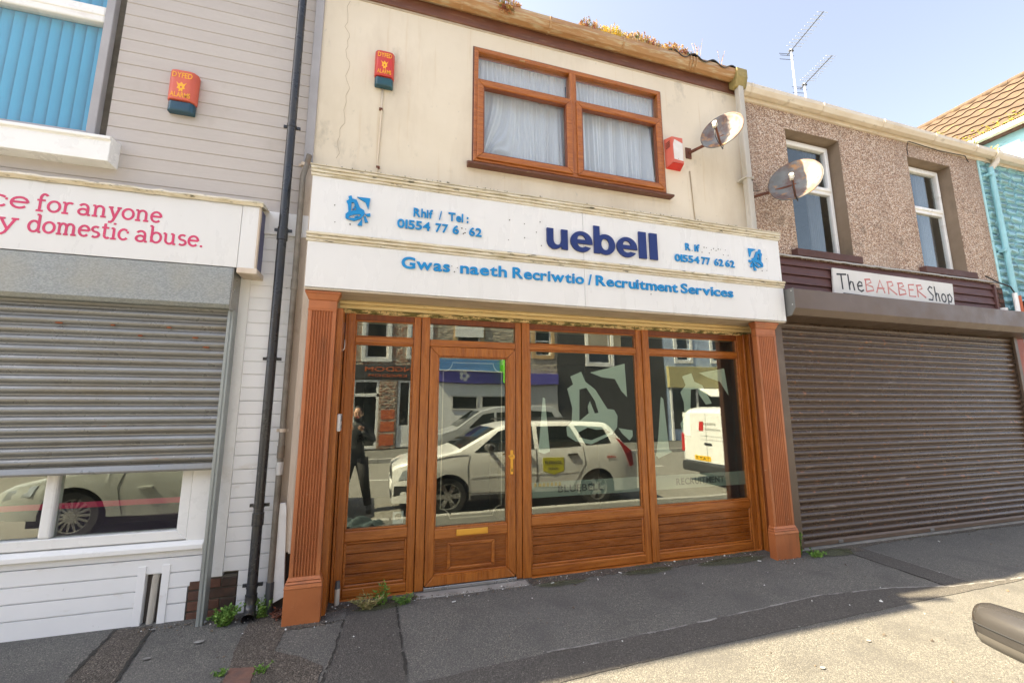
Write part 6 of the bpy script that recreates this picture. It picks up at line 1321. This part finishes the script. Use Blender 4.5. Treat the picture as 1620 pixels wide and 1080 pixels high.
# lettering on the yellow sign and sill (illegible in the reflection: rows of dark marks)
mk = MB(); rr = random.Random(2)
def mark_row(x0, x1, z, h, n):
    for k in range(n):
        x = x0 + (x1 - x0) * k / n; w_ = (x1 - x0) / n * .62; mk.poly([(x, z), (x + w_ * .9, z + rr.uniform(0, .004)), (x + w_, z + h * rr.uniform(.8, 1)), (x + w_ * .1, z + h)], 0, 0)
def side_marks(rows, m_, parent, syf):
    b = MB()
    for x0, x1, z, h, n in rows:
        for k in range(n):
            x = x0 + (x1 - x0) * k / n; w_ = (x1 - x0) / n * rr.uniform(.5, .75); q = [(x, z), (x + w_, z), (x + w_ * .9, z + h * rr.uniform(.7, 1)), (x + .1 * w_, z + h)]
            b.add([(p[0], syf(*p) + .0085, p[1]) for p in q], [(0, 1, 2, 3)])
    obj('sign_marks', b, m_, parent)
side_marks([(2.66, 2.98, .80, .05, 9), (2.72, 2.92, .70, .04, 6), (1.9, 2.4, .40, .07, 6)], M['trim'], root, sy); side_marks([(2.44, 3.0, .40, .07, 7)], M['plate_y'], root, sy)
side_marks([(3.9, 4.1, .86, .05, 5)], M['lamp_red'], root, sy)
# door mirrors: rounded grey shells on a stalk
def mirror(parent, x, y, z, s, par_loc):
    def shell(t, a):  # t along the shell from stalk (0) to tip (1)
        ry = .045 * (1 - .22 * t ** 3) * (1 if t < .86 else math.sqrt(max(0, 1 - ((t - .86) / .14) ** 2)) * .999 + .001); rx = .085 * (1 - .30 * t ** 2) * (1 if t < .82 else math.sqrt(max(0, 1 - ((t - .82) / .18) ** 2)) + .001)
        ca, sa = math.cos(a), math.sin(a); e = .72; return Vector((x - .02 + rx * (abs(ca) ** e) * (1 if ca > 0 else -1) * (.55 if ca > 0 else 1.0), y + s * (.13 + .22 * t), z + .012 * t + (ry + .018) * (abs(sa) ** e) * (1 if sa > 0 else -1)))
    n, q = 24, 14; vs = [shell(i / q, 2 * pi * k / n) for i in range(q + 1) for k in range(n)]
    m_ = obj('door_mirror', MB().add(vs, [(i * n + k, i * n + (k + 1) % n, (i + 1) * n + (k + 1) % n, (i + 1) * n + k) for i in range(q) for k in range(n)] + [tuple(range(n)), tuple(range(q * n, q * n + n))]), M['mirror_grey'], parent, smooth=50)
    obj('mirror_stalk', MB().tube([(x + .02, y - s * .05, z - .06), (x, y + s * .06, z - .035), (x - .01, y + s * .14, z - .01)], [.045, .036, .048], 12), M['trim'], m_, smooth=40)
    seam_ = [shell(.02 + .93 * i / 16, pi * .97) + Vector((-.0008, 0, 0)) for i in range(17)]; obj('shell_seam', MB().tube(seam_, .0016, 5), M['trim'], m_)
    lo_ = [shell(i / 10 * .80 + .06, pi * (1.04 + .02 * j)) + Vector((-.0012, 0, 0)) for i in range(11) for j in range(12)]
    obj('lower_shell', MB().add(lo_, [(i * 12 + j, i * 12 + j + 1, (i + 1) * 12 + j + 1, (i + 1) * 12 + j) for i in range(10) for j in range(11)]), M['mirror_low'], m_, smooth=True)
    obj('mirror_glass', MB().box(x + .028, x + .032, min(y + s * .15, y + s * .33), max(y + s * .15, y + s * .33), z - .045, z + .05), M['lamp'], m_)
ORG[root.name] = Vector((0, 0, 0))
for s in (1, -1): mirror(root, 1.60, s * .84, 1.125, s, None)

hatch = dict(name='parked_car', cat='car', L=4.15, W=1.76, H=1.42, base=.30, wr=.335, wheels=(.88, 3.40), paint=M['paint_pale'], ends=.2, rends=.16, round=.7, tumble=.20, spokes=15,
    top=[(0, .66), (.15, .76), (.6, .88), (1.15, .98), (1.9, 1.33), (2.3, 1.41), (2.9, 1.40), (3.5, 1.28), (3.9, 1.0), (4.12, .92), (4.15, .88)], belt=[(0, .6), (.3, .74), (.9, .86), (1.3, .92), (3.3, .98), (4.0, .93), (4.15, .84)],
    windows=[[(1.55, .96), (2.0, 1.27), (2.55, 1.33), (2.75, .99)], [(2.82, 1.0), (2.66, 1.33), (3.0, 1.31), (3.45, 1.05)]], seams=[[(1.45, .93), (1.38, .7), (1.45, .30), (2.7, .28), (2.85, .55), (2.8, .98)]], handles=[(1.62, .66)], screen=(1.2, 1.9, .9), rear_screen=(3.5, 3.86, .85),
    side_parts=[(('headlamp', [(.08, .56), (.14, .68), (.48, .76), (.42, .62)], .01), M['lamp']), (('tail_lamp', [(3.95, .7), (3.85, .88), (4.05, .9), (4.1, .72)], .01), M['lamp_red'])], boxes=[('grille', (-.012, .05, -.4, .4, .45, .6), M['trim'], .03), ('number_plate', (-.03, 0, -.26, .26, .36, .46), M['sticker'], .005)])
car(hatch, (-4.90, -4.38, rz(-4.4)), 0, 'pale silver hatchback with many spoked alloy wheels parked in front of the left house')
van = dict(name='parked_van', cat='van', L=4.38, W=1.81, H=1.82, base=.26, wr=.32, wheels=(.90, 3.55), paint=M['paint_white'], ends=.2, rends=.035, rr=.25, round=.7, tumble=.13, spokes=6,
    top=[(0, .82), (.15, .98), (.7, 1.10), (1.0, 1.17), (1.65, 1.66), (2.0, 1.79), (2.6, 1.82), (4.1, 1.80), (4.30, 1.74), (4.36, 1.62), (4.38, 1.55)], belt=[(0, .75), (.4, .95), (1.0, 1.08), (1.3, 1.12), (4.38, 1.16)],
    windows=[[(1.25, 1.16), (1.65, 1.52), (2.05, 1.60), (2.25, 1.60), (2.25, 1.14)]], seams=[[(1.2, 1.1), (1.18, .8), (1.25, .35), (2.25, .33), (2.3, 1.12)], [(2.4, 1.65), (2.4, .36), (3.1, .36)]], handles=[(2.05, .98)], screen=(1.05, 1.62, .9),
    side_parts=[(('headlamp', [(.10, .66), (.2, .86), (.6, .98), (.5, .78)], .01), M['lamp']), (('tail_lamp', [(4.22, .72), (4.22, 1.12), (4.36, 1.12), (4.36, .72)], .008), M['lamp_red'])], boxes=[('grille', (-.012, .05, -.5, .5, .5, .62), M['trim'], .03)])
root, sy = car(van, (11.72, -4.42, rz(-4.4)), pi, 'white panel van with yellow rear number plate parked beyond the estate car')
ORG[root.name] = Vector((0, 0, 0)); xr = 4.38
obj('rear_bumper', MB().box(xr - .12, xr + .09, -.86, .86, .27, .50), M['trim'], root, bev=.04, seg=3, smooth=40)
rd = obj('rear_door', MB().box(xr, xr + .022, -.80, .80, .52, 1.66), M['paint_white'], root, bev=.015, seg=2, smooth=40)
obj('door_seam', MB().box(xr + .0225, xr + .024, -.006, .006, .53, 1.65), M['trim'], root)
obj('number_plate', MB().box(xr + .024, xr + .032, -.10, .42, .56, .67), M['plate_y'], root)
tx = MB()
for ch, m_ in letters('TAY 0', 0, .44, .58, .07, 0, 0, .02): tx.add([(xr + .0335, -.06 + v[0], v[2]) for v in m_.v[:]], m_.f)
obj('plate_lettering', tx, M['black_paint'], root)
def chev(y, z): return MB().add([(xr + .028, y - .055, z), (xr + .028, y, z + .05), (xr + .028, y + .055, z), (xr + .028, y + .055, z - .02), (xr + .028, y, z + .03), (xr + .028, y - .055, z - .02)], [(0, 1, 4, 5), (1, 2, 3, 4)])
obj('chevron_badge', chev(-.58, .93), M['trim'], root); obj('chevron_badge', chev(-.58, .885), M['trim'], root)
obj('door_handle', MB().box(xr + .022, xr + .05, -.16, .06, .92, .965), M['trim'], root, bev=.01)
mk = MB()
for z, h, n, y0, y1 in ((1.36, .06, 7, -.32, .10), (1.24, .05, 9, -.45, .05), (1.10, .02, 12, -.55, .2), (1.02, .02, 12, -.5, .2)):
    for k in range(n): y = y0 + (y1 - y0) * k / n; mk.add([(xr + .026, y, z), (xr + .026, y + (y1 - y0) / n * .6, z), (xr + .026, y + (y1 - y0) / n * .6, z + h), (xr + .026, y, z + h * .8)], [(0, 1, 2, 3)])
obj('door_lettering', mk, M['grille_dark'], root); obj('door_emblem', MB().box(xr + .024, xr + .027, .08, .22, 1.22, 1.44), M['lamp_red'], root); obj('tail_lamp', MB().box(xr - .02, xr + .03, -.90, -.80, .72, 1.15).box(xr - .02, xr + .03, .80, .90, .72, 1.15), M['lamp_red'], root, bev=.01)
mpv = dict(name='parked_car', cat='people carrier', L=4.75, W=1.88, H=1.88, base=.24, wr=.33, wheels=(.95, 3.85), paint=M['paint_silver'], ends=.2, rends=.08, rr=.4, round=.7, tumble=.16, spokes=8,
    top=[(0, .85), (.15, .98), (.8, 1.12), (1.0, 1.18), (1.8, 1.72), (2.3, 1.86), (3.0, 1.88), (4.3, 1.84), (4.6, 1.60), (4.72, 1.2), (4.75, 1.1)], belt=[(0, .78), (.4, .95), (1.1, 1.10), (4.4, 1.18), (4.75, 1.08)],
    windows=[[(1.4, 1.16), (1.85, 1.58), (2.2, 1.66), (2.2, 1.15)], [(2.28, 1.16), (2.28, 1.66), (3.3, 1.68), (3.3, 1.18)], [(3.38, 1.18), (3.38, 1.68), (4.25, 1.64), (4.42, 1.22)]], seams=[[(1.3, 1.1), (1.3, .4), (2.2, .4), (2.25, 1.15)], [(2.25, 1.15), (2.25, .4), (3.3, .4), (3.35, 1.15)]], handles=[(2.0, 1.0), (2.32, 1.0)], screen=(1.05, 1.78, .9),
    side_parts=[(('headlamp', [(.10, .68), (.2, .86), (.55, .98), (.5, .8)], .01), M['lamp']), (('tail_lamp', [(4.45, .8), (4.4, 1.2), (4.6, 1.2), (4.68, .8)], .01), M['lamp_red'])], boxes=[('grille', (-.012, .05, -.4, .4, .5, .65), M['trim'], .03)])
car(mpv, (1.25, -10.35, rz(-10.3)), 0, 'silver people carrier with dark windows parked across the road')

# ================================================================== PHOTOGRAPHER AND COAT
M['skin'] = mat('skin', (.50, .28, .19), .5, rvar=0); M['hair'] = mat('dark_hair', (.02, .015, .012), .7); M['jacket'] = mat('dark_jacket', (.022, .026, .032), .75, c2=(.035, .04, .045)); M['trouser'] = mat('black_trousers', (.014, .014, .016), .8)
def skinned(name, nodes, edges, m_, parent=None, sub=2, root_i=0, **k):
    me = bpy.data.meshes.new(name); org = ORG[parent.name] if parent is not None else Vector(k.pop('loc'))
    me.from_pydata([tuple(Vector(n[:3]) - org) for n in nodes], edges, []); me.materials.append(m_)
    o = bpy.data.objects.new(name, me); COL.objects.link(o)
    if parent is not None: o.parent = parent
    else: o.location = org
    ORG[o.name] = org; s = o.modifiers.new('skin', 'SKIN'); lay = me.skin_vertices[0].data if me.skin_vertices else None
    if lay is None: bm = bmesh.new(); bm.from_mesh(me); bm.verts.layers.skin.verify(); bm.to_mesh(me); bm.free(); lay = me.skin_vertices[0].data
    for i, n in enumerate(nodes): r = n[3]; lay[i].radius = (r, r) if not isinstance(r, tuple) else r; lay[i].use_root = (i == root_i)
    s.use_smooth_shade = True; b = o.modifiers.new('sub', 'SUBSURF'); b.levels = sub; b.render_levels = sub
    return tag(o, k.get('label'), k.get('cat'))
px, py, pz = -.42, -4.22, rz(-4.2)
def N_(x, y, z, r): return (px + x, py + y, pz + z, r)
fig = skinned('person', [N_(0, 0, .95, (.155, .11)), N_(0, 0, 1.12, (.14, .10)), N_(0, .0, 1.32, (.17, .12)), N_(0, 0, 1.46, (.12, .09)), N_(0, .01, 1.54, .055), N_(0, .03, 1.62, .075), N_(0, .035, 1.70, .095), N_(0, .02, 1.77, .07),
    N_(-.10, 0, .88, .10), N_(-.17, .03, .50, .066), N_(-.22, -.02, .10, .045), N_(-.24, .10, .05, .045), N_(.10, 0, .88, .10), N_(.18, .04, .50, .066), N_(.25, -.01, .10, .045), N_(.28, .12, .05, .045),
    N_(-.20, 0, 1.43, .065), N_(-.30, .06, 1.20, .050), N_(-.12, .28, 1.38, .036), N_(.20, 0, 1.43, .065), N_(.31, .06, 1.20, .050), N_(.10, .28, 1.38, .036)],
    [(0, 1), (1, 2), (2, 3), (3, 4), (4, 5), (5, 6), (6, 7), (0, 8), (8, 9), (9, 10), (10, 11), (0, 12), (12, 13), (13, 14), (14, 15), (3, 16), (16, 17), (17, 18), (3, 19), (19, 20), (20, 21)], M['jacket'], None, 2, 0,
    loc=(px, py, pz), label='person in dark jacket and black trousers standing beside the white car with arms raised', cat='person')
hd2 = MB(); n = 16; vs = []
for i in range(13):
    t = pi * i / 12
    for k in range(n): a = 2 * pi * k / n; vs.append((px + .078 * math.sin(t) * math.cos(a), py + .035 + .095 * math.sin(t) * math.sin(a), pz + 1.695 + .122 * math.cos(t)))
hd2.add(vs, [(i * n + k, i * n + (k + 1) % n, (i + 1) * n + (k + 1) % n, (i + 1) * n + k) for i in range(12) for k in range(n)])
obj('head', hd2, M['skin'], fig, smooth=True)
obj('hair', MB().add([(v[0] + (v[0] - px) * .12, v[1] - .012, v[2] + .012) for v in vs[: n * 6]], [(i * n + k, i * n + (k + 1) % n, (i + 1) * n + (k + 1) % n, (i + 1) * n + k) for i in range(5) for k in range(n)]), M['hair'], fig, smooth=True)
for q in (-.03, .03): obj('eye', MB().tube([(px + q, py + .118, pz + 1.70), (px + q, py + .126, pz + 1.70)], .011, 8), M['hair'], fig)
obj('nose', MB().tube([(px, py + .12, pz + 1.70), (px, py + .148, pz + 1.665)], [.008, .014], 8), M['skin'], fig, smooth=True); obj('mouth', MB().tube([(px - .022, py + .12, pz + 1.625), (px + .022, py + .12, pz + 1.625)], .006, 6), M['lamp_red'], fig)
for s in (-1, 1):
    obj('ear', MB().tube([(px + s * .078, py + .03, pz + 1.66), (px + s * .085, py + .02, pz + 1.71)], .016, 8), M['skin'], fig, smooth=True)
    hx, hy, hz = px + s * .11, py + .30, pz + 1.40; nodes = [(hx, hy, hz, .026), (hx - s * .01, hy + .04, hz + .03, .032), (hx - s * .02, hy + .07, hz + .05, .028)]; ed = [(0, 1), (1, 2)]
    for f in range(4):
        b0 = len(nodes); z_ = .05 + .018 * (f - 1.5); L_ = (.034, .040, .037, .028)[f]
        nodes += [(hx - s * .02, hy + .075, hz + z_, .010), (hx - s * (.02 + L_ * .6), hy + .075 + L_ * .7, hz + z_ + .002, .009), (hx - s * (.02 + L_ * 1.5), hy + .078 + L_ * .5, hz + z_, .008)]; ed += [(2, b0), (b0, b0 + 1), (b0 + 1, b0 + 2)]
    b0 = len(nodes); nodes += [(hx - s * .035, hy + .035, hz + .065, .011), (hx - s * .06, hy + .05, hz + .085, .009)]; ed += [(1, b0), (b0, b0 + 1)]
    skinned('hand', nodes, ed, M['skin'], fig, 1)
obj('trousers', MB().tube([(px - .10, py, pz + .93), (px - .17, py + .03, pz + .50), (px - .22, py - .02, pz + .12)], [.125, .085, .065], 14).tube([(px + .10, py, pz + .93), (px + .18, py + .04, pz + .50), (px + .25, py - .01, pz + .12)], [.125, .085, .065], 14), M['trouser'], fig, smooth=True)
for x_ in (-.235, .27): obj('shoe', MB().box(px + x_ - .045, px + x_ + .045, py - .07, py + .19, pz - .0, pz + .085), M['trim'], fig, bev=.03, seg=3, smooth=40)
mb = MB(); flat_text(mb, '18', px + .15, px + .02, pz + 1.22, .13, 0, 0, .02); obj('chest_print', MB().add([(v[0], py + .135, v[2]) for v in mb.v], mb.f), M['sticker'], fig)
# crumpled coat on the pavement
mb = MB(); rr = random.Random(4); nx, ny = 30, 20; vs = []
for j in range(ny + 1):
    for i in range(nx + 1):
        u, v = i / nx * 2 - 1, j / ny * 2 - 1; r = math.hypot(u, v) ; e = max(0, 1 - r) ** .5 if r < 1 else 0
        x = -.30 + .42 * u * (1 - .15 * abs(v)) ; y = -2.78 + .20 * v; z = SL * y + .005 + e * (.07 + .05 * math.sin(9 * u + 4 * v) + .03 * math.sin(17 * v - 8 * u) + .02 * rr.random())
        vs.append((x, y, max(SL * y + .004, z)))
keep = [(j * (nx + 1) + i, j * (nx + 1) + i + 1, (j + 1) * (nx + 1) + i + 1, (j + 1) * (nx + 1) + i) for j in range(ny) for i in range(nx) if math.hypot(i / nx * 2 - .97, j / ny * 2 - .97) < 1.0 + .08 * math.sin(i)]
co = obj('crumpled_coat', MB().add(vs, keep), mat('dark_teal_cloth', (.03, .05, .055), .8), smooth=True, loc=(-.3, -2.78, -.1), label='dark crumpled coat lying on the pavement near the kerb', cat='coat')
